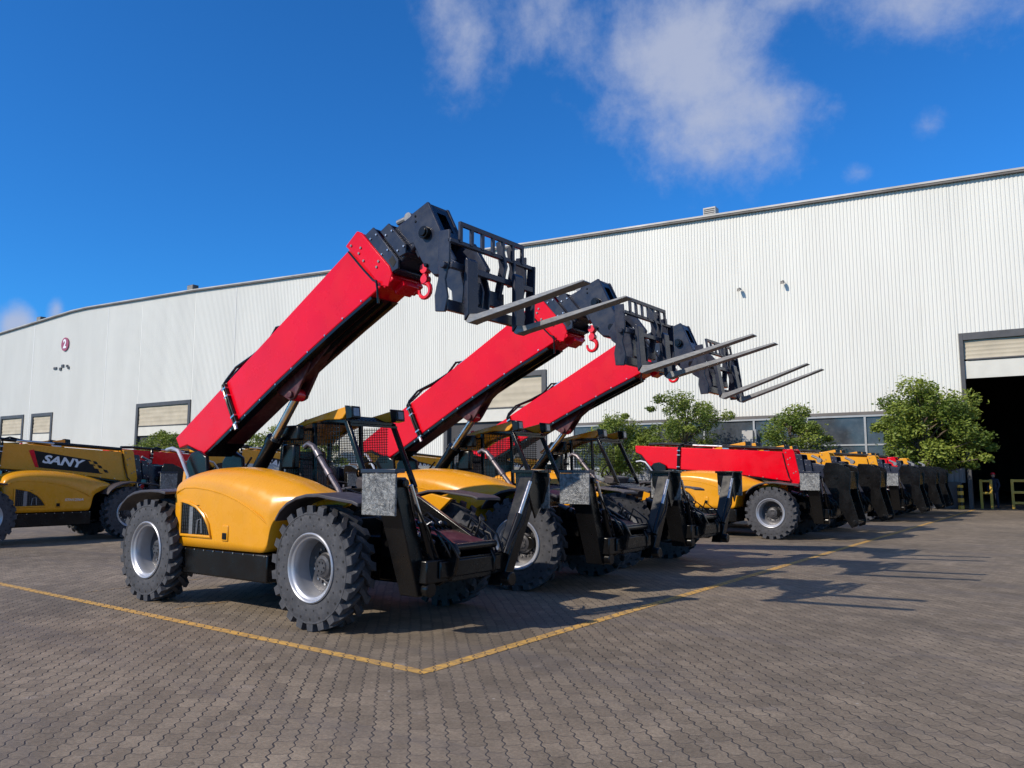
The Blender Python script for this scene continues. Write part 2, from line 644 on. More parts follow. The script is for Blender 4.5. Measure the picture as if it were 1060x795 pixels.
def line_strip(name, p0, p1, w, mat, z=.004):
    p0 = Vector((*p0, 0))
    p1 = Vector((*p1, 0))
    d = (p1 - p0).normalized()
    a = Vector((-d.y, d.x, 0)) * w / 2
    b = MB()
    b.add([p0 - a + Vector((0, 0, z)), p1 - a + Vector((0, 0, z)), p1 + a + Vector((0, 0, z)), p0 + a + Vector((0, 0, z))], [(0, 1, 2, 3)])
    o = b.build(name, mat, smooth=0)
    return tag(o, kind="structure")


tag(line_strip("painted_line", (-30, 5.36), (-4.76, 5.15), .12, M['line']), label="long yellow line along the front of the bay")
tag(line_strip("painted_line", (-4.81, 5.20), (-5.02, 43.2), .13, M['line'], .0042), label="yellow line receding to the factory door")
tag(line_strip("painted_line", (-11.85, 5.6), (-12.0, 40), .07, M['faint']), label="worn yellow bay line behind the nearest telehandler")
tag(line_strip("painted_line", (-9.5, 5.6), (-9.6, 30), .07, M['faint']), label="worn yellow bay line under the telehandlers")

# ------------------------------------------------------------------ factory
W0 = Vector((-5.32, 43.63, 0))
WD = Vector((1.0, 0.06, 0)).normalized()
WANG = math.atan2(WD.y, WD.x)
fac = empty("factory_building", W0, WANG)
tag(fac, "long white corrugated factory hall with roller doors behind the machines", "building")
# local: s along wall, y inward, z up.  roof outline
RO = [(-150, 16.0), (-99, 18.25), (-83, 19.1), (-80, 19.12), (-61.7, 18.62), (-23.8, 17.0), (3.2, 16.12), (40, 14.9)]


def roofz(s):
    for (a, za), (b, zb) in zip(RO, RO[1:]):
        if a <= s <= b:
            return za + (zb - za) * (s - a) / (b - a)
    return RO[-1][1]


DOORS = [(-97.6, -92.2, 8.3), (-90.4, -85.9, 8.3), (-70.0, -61.4, 8.42), (-31.9, -23.5, 8.45), (0.05, 11.5, 8.5)]
WIN = (-21.5, -1.55, 1.95, 4.70)


def corrugated(mb, s0, s1, z0, ztop, pitch=.18, depth=.026):
    s = s0
    prof = []
    while s < s1 - 1e-6:
        for ds, y in ((0, 0), (.30, 0), (.42, -depth), (.88, -depth)):
            if s + ds * pitch <= s1:
                prof.append((s + ds * pitch, y))
        s += pitch
    prof.append((s1, 0))
    n = len(prof)
    vs = [(a, y, z0) for a, y in prof] + [(a, y, ztop(a) if callable(ztop) else ztop) for a, y in prof]
    mb.add(vs, [(i, i + 1, i + 1 + n, i + n) for i in range(n - 1)])


wl = MB()
cur = -150.0
for (a, b, zt) in DOORS:
    if a > cur:
        if cur < WIN[0] < a:
            corrugated(wl, cur, WIN[0], .0, roofz)
            corrugated(wl, WIN[0], a, WIN[3], roofz)
        else:
            corrugated(wl, cur, a, .0, roofz)
    corrugated(wl, a, b, zt, roofz)
    cur = b
corrugated(wl, cur, 40.0, 0, roofz)
wall = wl.build("wall", M['wall'], fac, smooth=0)
mb = MB()
corrugated(mb, WIN[0], WIN[1] + 1.5, 1.25, WIN[2], pitch=.22)
mb.build("lower_wall_sheet", M['lowwall'], fac, smooth=0)
mb = MB()
mb.box(WIN[0] - .02, -.25, -.16, .1, 0, 1.3)
mb.build("plinth", M['plinth'], fac, bevel=.02)
# vertical lap strips and a rain pipe
for s_, wd in ((-91.1, .12), (-76.0, .10), (-55.5, .10), (-41.0, .10), (-12.0, .05), (14.0, .10)):
    mb = MB()
    z0_ = 0.0 if not (WIN[0] < s_ < WIN[1]) else WIN[3] + .2
    mb.box(s_ - wd / 2, s_ + wd / 2, -.036, -.0, z0_, roofz(s_) - .1)
    mb.build("lap_strip", M['trim2'], fac, smooth=0)
# roof edge
mb = MB()
for (a, za), (b, zb) in zip(RO, RO[1:]):
    mb.add([(a, -.25, za + .02), (b, -.25, zb + .02), (b, .25, zb + .02), (a, .25, za + .02), (a, -.25, za + .12), (b, -.25, zb + .12), (b, .25, zb + .12), (a, .25, za + .12)],
           [(0, 1, 2, 3), (4, 5, 6, 7), (0, 1, 5, 4), (3, 2, 6, 7)])
mb.build("roof_edge", M['trim'], fac, smooth=0)
mb = MB()
for (a, za), (b, zb) in zip(RO, RO[1:]):
    mb.add([(a, -.22, za - .09), (b, -.22, zb - .09), (b, -.22, zb + .018), (a, -.22, za + .018), (a, .0, za - .09), (b, .0, zb - .09)], [(0, 1, 2, 3), (0, 1, 5, 4)])
mb.build("dark_flashing", M['gutter'], fac, smooth=0)
# roof deck, back and side walls: a closed dark hall
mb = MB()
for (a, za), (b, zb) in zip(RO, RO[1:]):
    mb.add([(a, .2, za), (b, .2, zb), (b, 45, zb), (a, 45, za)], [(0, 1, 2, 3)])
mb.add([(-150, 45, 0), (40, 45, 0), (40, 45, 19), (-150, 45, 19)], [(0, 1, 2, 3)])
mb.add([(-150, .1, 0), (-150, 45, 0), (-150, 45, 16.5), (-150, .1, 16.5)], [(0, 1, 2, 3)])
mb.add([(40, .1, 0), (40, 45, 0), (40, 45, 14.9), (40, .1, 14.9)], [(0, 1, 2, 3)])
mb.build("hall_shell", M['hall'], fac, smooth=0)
# windows: a band of panes with mullions
mb = MB()
s = WIN[0]
nb = 7
step = (WIN[1] - WIN[0]) / nb
fr = MB()
fr.box(WIN[0], WIN[1], -.06, .06, WIN[2], WIN[2] + .08)
fr.box(WIN[0], WIN[1], -.06, .06, 3.12, 3.20)
fr.box(WIN[0], WIN[1], -.09, .06, WIN[3] - .1, WIN[3])
for i in range(nb + 1):
    x = WIN[0] + i * step
    fr.box(x - .05, x + .05, -.08, .08, WIN[2], WIN[3] - .1)
wf = fr.build("window_band", M['mullion'], fac)
for i in range(nb):
    for z0, z1 in ((WIN[2] + .08, 3.12), (3.20, WIN[3] - .1)):
        p = MB()
        a = WIN[0] + i * step + .05
        p.box(a, a + step - .1, 0.0, .02, z0, z1)
        p.build("pane", M['pane'], wf, smooth=0)
mb = MB()
mb.box(WIN[0], WIN[1], -.1, -.045, WIN[3] + .0, WIN[3] + .16)
mb.build("window_head_flashing", M['gutter'], fac, smooth=0)
# doors
for k, (a, b, zt) in enumerate(DOORS):
    d = MB()
    jb = .16 if k == 4 else .32
    d.box(a - .02, a + jb, -.12, .3, 0, zt)
    d.box(b - .32, b + .02, -.12, .3, 0, zt)
    d.box(a + jb, b - .32, -.12, .3, zt - .35, zt)
    dr = d.build("roller_door", M['frame'], fac, bevel=.01)
    zb = 6.27 if k == 4 else (5.3 if k == 2 else 5.2)
    # fabric curtain with shallow horizontal folds
    c = MB()
    n = 14
    zz = [zt - .35 - (zt - .35 - (zb + .95)) * i / n for i in range(n + 1)]
    ns = 24
    vs = []
    for i, z in enumerate(zz):
        for j in range(ns + 1):
            x = a + jb + (b - a - .32 - jb) * j / ns
            vs.append((x, .02 + .05 * noise.noise(Vector((x * .6, z * 1.6, k))) + (.03 if i % 3 == 0 else 0), z))
    fs = [(i * (ns + 1) + j, i * (ns + 1) + j + 1, (i + 1) * (ns + 1) + j + 1, (i + 1) * (ns + 1) + j) for i in range(n) for j in range(ns)]
    c.add(vs, fs)
    c.build("curtain", M['curtain'], dr, smooth=60)
    c = MB()
    c.box(a + jb, b - .32, .0, .08, zb, zb + .86)
    c.build("curtain_hem", M['curtain2'], dr, bevel=.01)
    c = MB()
    c.tube([(a + .3, -.02, zb + .92), (b - .3, -.02, zb + .88)], .05, 8)
    c.build("curtain_bar", M['frame'], dr)
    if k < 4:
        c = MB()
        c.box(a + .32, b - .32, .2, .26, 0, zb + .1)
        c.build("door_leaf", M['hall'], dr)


def wl_pt(s, y, z):
    return fac.matrix_basis @ Vector((s, y, z))


bpy.context.view_layer.update()


def facmat(s, y, z):
    n = Vector((-WD.y, WD.x, 0))
    return W0 + WD * s + n * y + Vector((0, 0, z))


def text_mesh(txt, size, name, offset=0.0, shear=0.0, extrude=.002, align='CENTER'):
    cu = bpy.data.curves.new(name, 'FONT')
    cu.body = txt
    cu.size = size
    cu.offset = offset
    cu.shear = shear
    cu.extrude = extrude
    cu.align_x = align
    cu.align_y = 'CENTER'
    cu.resolution_u = 3
    ob = bpy.data.objects.new(name + "_curve", cu)
    COL.objects.link(ob)
    dg = bpy.context.evaluated_depsgraph_get()
    me = bpy.data.meshes.new_from_object(ob.evaluated_get(dg))
    me.name = name
    bpy.data.objects.remove(ob)
    return me


# round number sign
sg = empty("number_sign", facmat(-84.1, -.12, 15.6), WANG)
tag(sg, "small round dark red sign with a white 2 high on the white wall", "sign")
mb = MB()
mb.cyl((0, -.03, 0), (0, .05, 0), .74, n=32)
mb.build("sign_disc", surf("maroon_sign", (.30, .06, .10), .4), sg)
me = text_mesh("2", 1.3, "numeral", .05)
me.materials.append(M['white'])
nu = bpy.data.objects.new("numeral", me)
COL.objects.link(nu)
nu.parent = sg
nu.location = (0, -.045, 0)
nu.rotation_euler = (R(90), 0, 0)
mb = MB()
mb.box(-1.6, -1.0, -.05, .05, -.12, .12).box(-.4, .0, -.05, .05, -.3, .0).box(.0, .45, -.05, .05, .02, .3).box(1.0, 1.3, -.05, .05, -.05, .2).box(1.3, 1.6, -.05, .05, -.25, .0)
o = mb.build("wall_marks", M['frame'], None)
o.location = facmat(-84.6, -.09, 13.1)
o.rotation_euler = (0, 0, WANG)
tag(o, "row of small dark text marks on the wall below the round sign", "mark")  # dark boxes standing for small text marks

# wall lamps, roof vents
for (s, z, lab) in ((-10.6, 12.1, "left of the two small dark flood lamps high on the white wall"), (-8.2, 12.2, "right of the two small dark flood lamps high on the white wall")):
    e = empty("wall_lamp", facmat(s, -.06, z), WANG)
    tag(e, lab, "lamp", "flood lamps on the factory wall")
    mb = MB()
    mb.tube([(0, .02, .12), (0, -.25, .1), (0, -.4, 0)], .03, 6)
    mb.build("arm", M['frame'], e)
    mb = MB()
    mb.prism([(-.62, -.3), (-.3, -.12), (-.25, .08), (-.55, -.02)], -.14, .14, 'x')
    mb.build("lamp_head", M['frame'], e, bevel=.01)
    e.scale = (.62, .62, .62)
for (s, lab, w) in ((-12.3, "square louvred vent box on the roof edge at the right", .75), (-62.4, "small dark vent cap on the roof edge above the white wall", .9), (-90.5, "small dark vent cap on the left slope of the roof", .9)):
    e = empty("roof_vent", facmat(s, .3, roofz(s) + .1), WANG)
    tag(e, lab, "vent")
    mb = MB()
    mb.box(-w / 2, w / 2, -.3, .3, 0, .55)
    mb.build("vent_body", M['trim'] if w < .8 else M['gutter'], e, bevel=.02)
    mb = MB()
    for i in range(4):
        mb.box(-w / 2 + .05, w / 2 - .05, -.33, -.302, .08 + i * .11, .12 + i * .11)
    mb.build("louvre", M['gutter'] if w < .8 else M['trim'], e)

# cabinet on the wall, guard rails, bollard
e = empty("wall_cabinet", facmat(-10.35, -.2, 2.9), WANG)
tag(e, "pale cabinet box fixed to the window band between two trees", "cabinet")
mb = MB()
mb.box(-.3, .3, -.3, .0, 0, 1.15)
mb.build("box", M['trim'], e, bevel=.02)
mb = MB()
mb.tube([(.42, -.15, -2.8), (.42, -.15, 1.2)], .06, 8)
mb.build("conduit", M['mullion'], e)


# ------------------------------------------------------------------ telehandler
def arc(cx, cz, r, a0, a1, n):
    return [(cx + r * math.cos(R(a0 + (a1 - a0) * i / n)), cz + r * math.sin(R(a0 + (a1 - a0) * i / n))) for i in range(n + 1)]


_wheel_meshes = {}


def make_wheel(parent, loc, far, steer=0.0):
    """thing > wheel (hub) > tyre, rim"""
    if not _wheel_meshes:
        # hub: axle flange, bolts and cap
        h = MB()
        h.lathe([(.0, -.115), (.075, -.115), (.085, -.10), (.12, -.09), (.135, -.05), (.15, -.04), (.165, .0), (.165, .06)], 28)
        h.cyl((0, .02, 0), (0, .35, 0), .11, n=16)
        h.lathe([(.165, .0), (.20, -.018), (.235, -.015), (.27, -.022), (.2955, -.03), (.2955, .0), (.2, .02), (.16, .02)], 40)
        for i in range(10):
            a = 2 * math.pi * i / 10
            h.cyl((.19 * math.cos(a), -.035, .19 * math.sin(a)), (.19 * math.cos(a), .02, .19 * math.sin(a)), .017, n=6)
        for i in range(6):
            a = 2 * math.pi * i / 6
            h.cyl((.055 * math.cos(a), -.128, .055 * math.sin(a)), (.055 * math.cos(a), -.11, .055 * math.sin(a)), .01, n=6)
        # rim: dished steel wheel
        r = MB()
        r.lathe([(.380, -.170), (.380, -.206), (.368, -.216), (.356, -.212), (.347, -.196), (.336, -.186), (.322, -.182), (.310, -.166), (.303, -.10), (.298, .02),
                 (.292, .04), (.30, .05), (.34, .02), (.37, -.14)], 56, closed=False)
        # tyre carcass
        t = MB()
        prof = [(.372, -.165), (.385, -.192), (.41, -.203), (.45, -.207), (.585, -.207), (.600, -.198), (.606, -.18), (.606, .18), (.600, .198), (.585, .207), (.41, .203), (.372, .165)]
        prof = [(r_, y_ * .84) for r_, y_ in prof]
        t.lathe(prof, 64, closed=True)
        t.lathe([(.578, -.209 * .84), (.582, -.214 * .84), (.592, -.214 * .84), (.597, -.206 * .84)], 64)
        # lugs: chevron bars, staggered left and right
        n = 22
        for side in (-1, 1):
            for i in range(n):
                a0 = 2 * math.pi * (i + (.5 if side > 0 else 0)) / n
                stations = [(side * .2095, -.0, .098, .570), (side * .20, 0, .098, .590), (side * .135, .03, .092, .60), (side * .06, .15, .08, .60), (side * -.02, .23, .06, .60)]
                vs = []
                for k, (y, da, w, rin) in enumerate(stations):
                    y *= .84
                    rout = .676 if k < 4 else .665
                    if k == 0:
                        rout = .670
                    am = a0 + da
                    for rr, ww in ((rin, w * 1.1), (rout, w * .92)):
                        dw = ww / 2 / rr
                        for s_ in (-1, 1):
                            ang = am + s_ * dw
                            vs.append((rr * math.cos(ang), y, rr * math.sin(ang)))
                fs = []
                for k in range(len(stations) - 1):
                    b = k * 4
                    fs += [(b, b + 4, b + 6, b + 2), (b + 1, b + 3, b + 7, b + 5), (b + 2, b + 6, b + 7, b + 3)]
                e_ = (len(stations) - 1) * 4
                fs += [(0, 2, 3, 1), (e_, e_ + 1, e_ + 3, e_ + 2)]
                t.add(vs, fs)
        # breather holes in the side wall: raised black discs paint in their dark
        nf0 = len(t.f)
        for rr, cnt, rad, ph in ((.545, 22, .0155, 0), (.455, 22, .0105, .5)):
            for i in range(cnt):
                a = 2 * math.pi * (i + ph) / cnt
                for sy in (-1, 1):
                    c = Vector((rr * math.cos(a), sy * .1735, rr * math.sin(a)))
                    t.cyl(c, c + Vector((0, sy * .002, 0)), rad, n=8)
        for q_ in (h, r):
            q_.v = [(x_, y_ + (.03 if q_ is r else .085), z_) for x_, y_, z_ in q_.v]
        wn = MB()
        for i in range(10):
            a = 2 * math.pi * (i + .5) / 10
            wn.cyl((.20 * math.cos(a), .055, .20 * math.sin(a)), (.20 * math.cos(a), .09, .20 * math.sin(a)), .016, n=6)
        hub = h.build("wheel", M['hub'], None)
        rim = r.build("rim", M['rim'], hub, smooth=50)
        wn.build("wheel_nut", M['chrome'], hub)
        ty = t.build("tyre", M['tyre'], hub, smooth=30)
        ty.data.materials.append(M['hole'])
        for pf in ty.data.polygons:
            if pf.index >= nf0:
                pf.material_index = 1
        ty["label"] = "solid black tyre with chunky tread"
        _wheel_meshes['hub'] = hub
        w = hub
    else:
        w = copy_tree(_wheel_meshes['hub'])
    w.parent = parent
    w.location = loc
    w.rotation_euler = (0, R(random.uniform(0, 18)), (math.pi if far else 0) + steer)
    return w


YB = -.12      # boom centre line
BH = .235      # boom half width
PIV = Vector((-3.93, YB, 2.46))
HOOD_ST = [  # x, side top z, crown z, outer y, front taper of inner
    (-3.16, 1.36, 1.46, -1.00), (-3.12, 1.49, 1.62, -1.06), (-3.00, 1.55, 1.70, -1.08), (-2.72, 1.60, 1.765, -1.08), (-2.40, 1.595, 1.785, -1.08), (-2.05, 1.555, 1.78, -1.08),
    (-1.75, 1.49, 1.755, -1.08), (-1.45, 1.40, 1.715, -1.07), (-1.22, 1.31, 1.67, -1.06), (-1.085, 1.255, 1.64, -1.055), (-1.065, 1.25, 1.635, -1.05), (-.92, 1.31, 1.60, -.99)]


def rot_xz(p, th):
    return (p[0] * math.cos(th) - p[1] * math.sin(th), p[0] * math.sin(th) + p[1] * math.cos(th))


def hood_mesh():
    """rounded engine cover: side face, shoulder and crown lofted along the length"""
    mb = MB()
    rows = []
    st = list(HOOD_ST)
    # front lobe over the wheel: bottom edge rises with the arch
    ext = [(-.80, 1.36, 1.555, -.93, 1.24), (-.62, 1.38, 1.50, -.86, 1.33), (-.42, 1.34, 1.425, -.78, 1.335), (-.28, 1.30, 1.345, -.70, 1.29)]
    full = [(x, zs, zc, yo, .76) for x, zs, zc, yo in st] + ext
    for x, zs, zc, yo, zb in full:
        if x > -1.1 and zb == .76:
            zb = .76 if x < -1.07 else (1.13 if x < -1.0 else 1.21)
        yi = -.42
        row = [(yo, zb), (yo, (zb + zs) / 2), (yo, zs)]
        for t in (20, 42, 64, 80):
            c = math.cos(R(t))
            s_ = math.sin(R(t))
            row.append((yo + (1 - c) * (-.62 - yo), zs + s_ * (zc - zs)))
        row += [(-.60, zc), (yi, zc + .01), (yi, (zb + zc) / 2), (yi, zb)]
        rows.append([(x, y, z) for y, z in row])
    n = len(rows[0])
    vs = [p for r in rows for p in r]
    fs = []
    for i in range(len(rows) - 1):
        for j in range(n - 1):
            fs.append((i * n + j, i * n + j + 1, (i + 1) * n + j + 1, (i + 1) * n + j))
        fs.append((i * n + n - 1, i * n, (i + 1) * n, (i + 1) * n + n - 1))
    fs.append(tuple(range(n)))
    fs.append(tuple((len(rows) - 1) * n + j for j in reversed(range(n))))
    mb.add(vs, fs)
    mb.n = n
    mb.rows = len(rows)
    return mb


def crease_hood(me, n, rows):
    """keep the lower rim, the rear edge and the wheel-arch edge crisp under subdivision"""
    at = me.attributes.new("crease_edge", 'FLOAT', 'EDGE')
    vals = []
    for e in me.edges:
        a, b = e.vertices
        ia, ja, ib, jb_ = a // n, a % n, b // n, b % n
        c = 0.0
        if ja == jb_ and ja in (0, n - 1):
            c = 1.0
        elif ia == ib and ia == 0:
            c = .75
        elif ja == jb_ == 2:
            c = .35
        vals.append(c)
    at.data.foreach_set("value", vals)


def build_machine(kind, colour, decal=False, forks=False, theta=R(-2.9), tilt=0.0, steer=0.0, flen=1.0):
    boomcol = M['red'] if colour == 'red' else M['yellow']
    root = empty("telehandler")
    ALLOBJ.append(root)
    K, H_ = M['black'], M['head']

    # ---- chassis
    c = MB()
    c.box(-4.15, .55, -.45, .42, .48, .98)
    c.box(-4.3, -3.9, -.55, .55, .55, 1.25)
    c.prism([(-3.95, 1.1), (-3.92, 1.88), (-3.80, 2.0), (-3.62, 2.03), (-3.42, 1.94), (-3.3, 1.1)], YB - BH - .09, YB - BH - .03)
    c.prism([(-3.95, 1.1), (-3.92, 1.88), (-3.80, 2.0), (-3.62, 2.03), (-3.42, 1.94), (-3.3, 1.1)], YB + BH + .03, YB + BH + .09)
    c.box(-4.2, -.2, -.40, .2, .95, 1.18)
    c.cyl((0, -1.02, .68), (0, 1.02, .68), .10, n=14)
    c.cyl((-3.55, -1.02, .68), (-3.55, 1.02, .68), .10, n=14)
    c.box(-.22, .22, -.3, .3, .5, .9)
    c.box(-3.78, -3.3, -.3, .3, .5, .9)
    c.build("chassis", K, root, bevel=.015)
    # nose plates
    c = MB()
    c.prism([(.2, .5), (.2, 1.2), (.5, 1.16), (1.18, 1.01), (1.32, .96), (1.38, .86), (1.32, .62), (1.1, .5)], -.47, -.42)
    c.prism([(-.1, .5), (-.1, 1.40), (.0, 1.45), (.10, 1.42), (1.24, .84), (1.30, .74), (1.28, .6), (1.1, .5)], .26, .31)
    c.box(.5, 1.25, -.42, .26, .55, .80)
    c.cyl((1.22, -.51, .90), (1.22, -.42, .90), .085, n=20)
    c.cyl((1.22, -.53, .90), (1.22, .36, .90), .045, n=16)
    c.build("nose_frame", K, root, bevel=.01)
    c = MB()
    c.add([(.45, -.42, 1.08), (.45, .26, 1.08), (1.20, .26, .93), (1.20, -.42, .93), (.45, -.42, 1.04), (.45, .26, 1.04), (1.20, .26, .89), (1.20, -.42, .89)],
          [(0, 1, 2, 3), (4, 5, 6, 7), (0, 1, 5, 4), (3, 2, 6, 7), (0, 3, 7, 4), (1, 2, 6, 5)])
    c.build("nose_plate", M['red_dark'], root)
    c = MB()
    for i in range(9):
        y = -.34 + i * .085
        c.tube([(.15, y * .8 - .06, 1.10), (.35, y * .8 - .04, 1.20 + .03 * math.sin(i * 2)), (.55, y * .8 - .08, 1.12), (.66, y * .8 - .06, 1.0)], .016, 6)
    for i in range(5):
        y = -.3 + i * .15
        c.cyl((.5, y * .8 - .06, 1.03), (.62, y * .8 - .06, 1.12), .03, n=8)
    c.build("hydraulic_hoses", M['black'], root)
    c = MB()
    for i in range(7):
        y = -.33 + i * .1
        c.cyl((.50 + .05 * (i % 2), y * .8 - .06, 1.09), (.57 + .05 * (i % 2), y * .8 - .04, 1.13), .02, n=8)
    c.build("hose_fitting", M['chrome'], root)
    rr = random.Random(11)
    c = MB()
    for i in range(7):
        y = -.50 - rr.uniform(0, .12)
        x = .35 + i * .11
        c.tube([(x, y, .95), (x + .08, y - .07, 1.1 + rr.uniform(0, .12)), (x + .22, y - .1, 1.18 + rr.uniform(-.1, .08)), (x + .36, y - .06, .98), (x + .42, y, .82)], rr.uniform(.011, .019), 6)
    for i in range(6):
        y = .30 + rr.uniform(.02, .14)
        x = .3 + i * .12
        c.tube([(x, y, .85), (x + .1, y + .05, 1.05 + rr.uniform(0, .14)), (x + .3, y + .1, 1.0), (x + .42, y + .06, .80)], rr.uniform(.011, .019), 6)
    c.box(.38, .62, -.62, -.50, .78, .98)
    c.box(.55, .80, .36, .50, .70, .90)
    c.build_each("hose_bundle", K, root)
    c = MB()
    c.cyl((.25, -.56, 1.22), (.95, -.56, 1.02), .035, n=12)
    c.cyl((.95, -.56, 1.02), (1.12, -.56, .97), .02, n=10)
    c.build("steering_cylinder", M['pipe'], root)
    c = MB()
    for i in range(9):
        x = -2.8 + i * .21
        c.cyl((x, -1.07, .725), (x, -1.055, .725), .011, n=8)
    c.build("skirt_bolt", M['chrome'], root)

    # ---- skirt, hood
    c = MB()
    c.box(-2.90, -1.07, -1.06, -.46, .41, .742)
    sk = c.build("side_skirt", K, root, bevel=.02)
    hm = hood_mesh()
    hd = hm.build("engine_hood", M['yellow'], root, smooth=180)
    crease_hood(hd.data, hm.n, hm.rows)
    sd = hd.modifiers.new("s", 'SUBSURF')
    sd.levels = 1
    sd.render_levels = 2
    me_bev = None
    # raised arch rib along the hood side
    c = MB()
    ribs = [(-3.02, 1.46), (-2.85, 1.51), (-2.6, 1.515), (-2.3, 1.49), (-2.0, 1.445), (-1.7, 1.37), (-1.45, 1.285), (-1.2, 1.17)]
    c.tube([(-3.1, -1.05, 1.42)] + [(x, -1.074, z) for x, z in ribs] + [(-1.1, -1.04, 1.09)], .013, 6)
    c.build("body_crease", M['yellow'], hd)
    # vent window with frame
    vent = [(-2.90, .90), (-2.90, 1.33), (-2.72, 1.315), (-2.55, 1.27), (-2.38, 1.17), (-2.27, 1.05), (-2.20, .90)]
    c = MB()
    c.prism(vent, -1.086, -1.06)
    gr = c.build("vent_window", M['grille'], hd, smooth=0)
    c = MB()
    vf = [(p[0], -1.086, p[1]) for p in vent]
    c.tube(vf + [vf[0], vf[1]], .022, 8)
    c.build("vent_frame", M['yellow'], hd)
    c = MB()
    for i in range(16):
        x = -2.88 + i * .043
        zt = 1.32 if x < -2.7 else 1.32 - (x + 2.7) ** 2 * 1.3 - (x + 2.7) * .12
        c.box(x - .004, x + .004, -1.0925, -1.0865, .92, max(.95, zt - .03))
    for i in range(9):
        z = .93 + i * .045
        xe = -2.24 - max(0, z - .95) * .75
        c.box(-2.88, xe, -1.092, -1.087, z - .003, z + .003)
    c.build("vent_mesh", M['black'], gr)
    c = MB()
    c.box(-2.70, -2.62, -1.0945, -1.088, .92, 1.27)
    c.tube([(-2.52, -1.095, .93), (-2.5, -1.095, 1.1), (-2.42, -1.095, 1.12), (-2.40, -1.095, .94)], .012, 6)
    c.build("radiator_pipe", M['steel'], gr)
    c = MB()
    c.box(-1.965, -1.835, -1.094, -1.066, .86, 1.06)
    c.build("latch_recess", M['yellow'], hd, bevel=.02)
    c = MB()
    c.box(-1.945, -1.86, -1.104, -1.092, .885, .965)
    c.build("latch", K, hd, bevel=.008)
    # rear edge frame in the sun
    # ---- left side tank and step (far side)
    c = MB()
    c.box(-2.9, -1.0, .46, 1.12, .42, 1.12)
    c.box(-2.1, -1.6, 1.12, 1.2, .38, .44)
    c.build("fuel_tank", K, root, bevel=.03)

    # ---- fenders
    def fender(cx, y0, y1, pts):
        c = MB()
        n = len(pts)
        vs = []
        for (x, z) in pts:
            vs += [(cx + x, y0, z - .012), (cx + x, y1, z)]
        for (x, z) in pts:
            vs += [(cx + x, y0, z - .05), (cx + x, y1, z - .03)]
        fs = []
        for i in range(n - 1):
            a = 2 * i
            b = 2 * n + 2 * i
            fs += [(a, a + 1, a + 3, a + 2), (b, b + 2, b + 3, b + 1), (a, a + 2, b + 2, b), (a + 1, b + 1, b + 3, a + 3)]
        fs += [(0, 1, 2 * n + 1, 2 * n), (2 * n - 2, 4 * n - 2, 4 * n - 1, 2 * n - 1)]
        c.add(vs, fs)
        o = c.build("fender", M['fender'], root, smooth=45, bevel=.008)
        return o
    fr_ = [(-.74, 1.20), (-.66, 1.30), (-.54, 1.385), (-.38, 1.45), (-.2, 1.485), (0, 1.49), (.2, 1.465), (.4, 1.445), (.55, 1.43), (.64, 1.40)]
    rr_ = [(-.74, 1.22), (-.66, 1.31), (-.52, 1.40), (-.36, 1.455), (-.15, 1.485), (.1, 1.495), (.3, 1.49), (.45, 1.47)]
    fender(0, -1.22, -.75, fr_)
    fender(0, 1.22, .75, fr_)
    fender(-3.55, -1.22, -.6, rr_)
    fender(-3.55, 1.22, .6, rr_)
    # yellow brackets under front fenders
    c = MB()
    c.prism([(-.55, 1.15), (-.5, 1.36), (-.1, 1.44), (.1, 1.40), (-.15, 1.25)], -.82, -.76)
    c.prism([(-.5, 1.15), (-.45, 1.36), (-.1, 1.44), (.25, 1.38), (.05, 1.22)], .70, .76)
    c.box(-3.2, -2.95, -1.02, -.98, 1.37, 1.44)
    c.build_each("fender_bracket", M['yellow'], root, bevel=.01)

    # ---- wheels
    make_wheel(root, (-.11, -1.035, .675), False, steer)
    make_wheel(root, (-3.53, -1.035, .675), False)
    make_wheel(root, (-.11, 1.035, .675), True, steer)
    make_wheel(root, (-3.53, 1.035, .675), True)

    # ---- boom (its own frame: x along, z across)
    b = MB()
    b.prism([(-.52, .05), (-.40, .05), (4.20, .02), (4.38, -.79), (3.9, -.755), (3.3, -.70), (2.6, -.655), (1.9, -.62), (.35, -.585), (.02, -.575), (-.30, -.22), (-.50, -.15)], -BH, BH)
    bm_ = b.build("boom", boomcol, root, bevel=.02, loc=PIV)
    bm_.rotation_euler = (0, -theta, 0)
    c = MB()
    # cylinder boss under the boom
    c.prism([(1.70, -.61), (1.82, -.78), (1.90, -.90), (1.98, -.93), (2.07, -.90), (2.5, -.70), (2.5, -.64)], -.11, -.07)
    c.prism([(1.70, -.61), (1.82, -.78), (1.90, -.90), (1.98, -.93), (2.07, -.90), (2.5, -.70), (2.5, -.64)], .07, .11)
    c.cyl((1.97, -.15, -.85), (1.97, .15, -.85), .05, n=14)
    c.prism([(2.1, -.62), (2.1, -.74), (2.3, -.78), (2.9, -.70), (2.9, -.66)], -.07, .07)
    c.build("cylinder_boss", M['red_dark'] if colour == 'red' else boomcol, bm_, bevel=.01)
    # sleeve collar at the end of the outer section
    c = MB()
    c.prism([(3.93, .07), (4.19, .10), (4.24, .03), (4.41, -.66), (4.40, -.78), (4.27, -.88), (4.17, -.78), (4.05, -.30)], -BH - .035, -BH + .0)
    c.prism([(3.93, .07), (4.19, .10), (4.24, .03), (4.41, -.66), (4.40, -.78), (4.27, -.88), (4.17, -.78), (4.05, -.30)], BH, BH + .035)
    c.box(3.95, 4.20, -BH - .03, BH + .03, .03, .08)
    c.box(4.2, 4.38, -BH - .03, BH + .03, -.85, -.79)
    c.box(4.22, 4.40, -.13, .13, -.92, -.84)
    cl = c.build("boom_collar", boomcol, bm_, bevel=.012)
    c = MB()
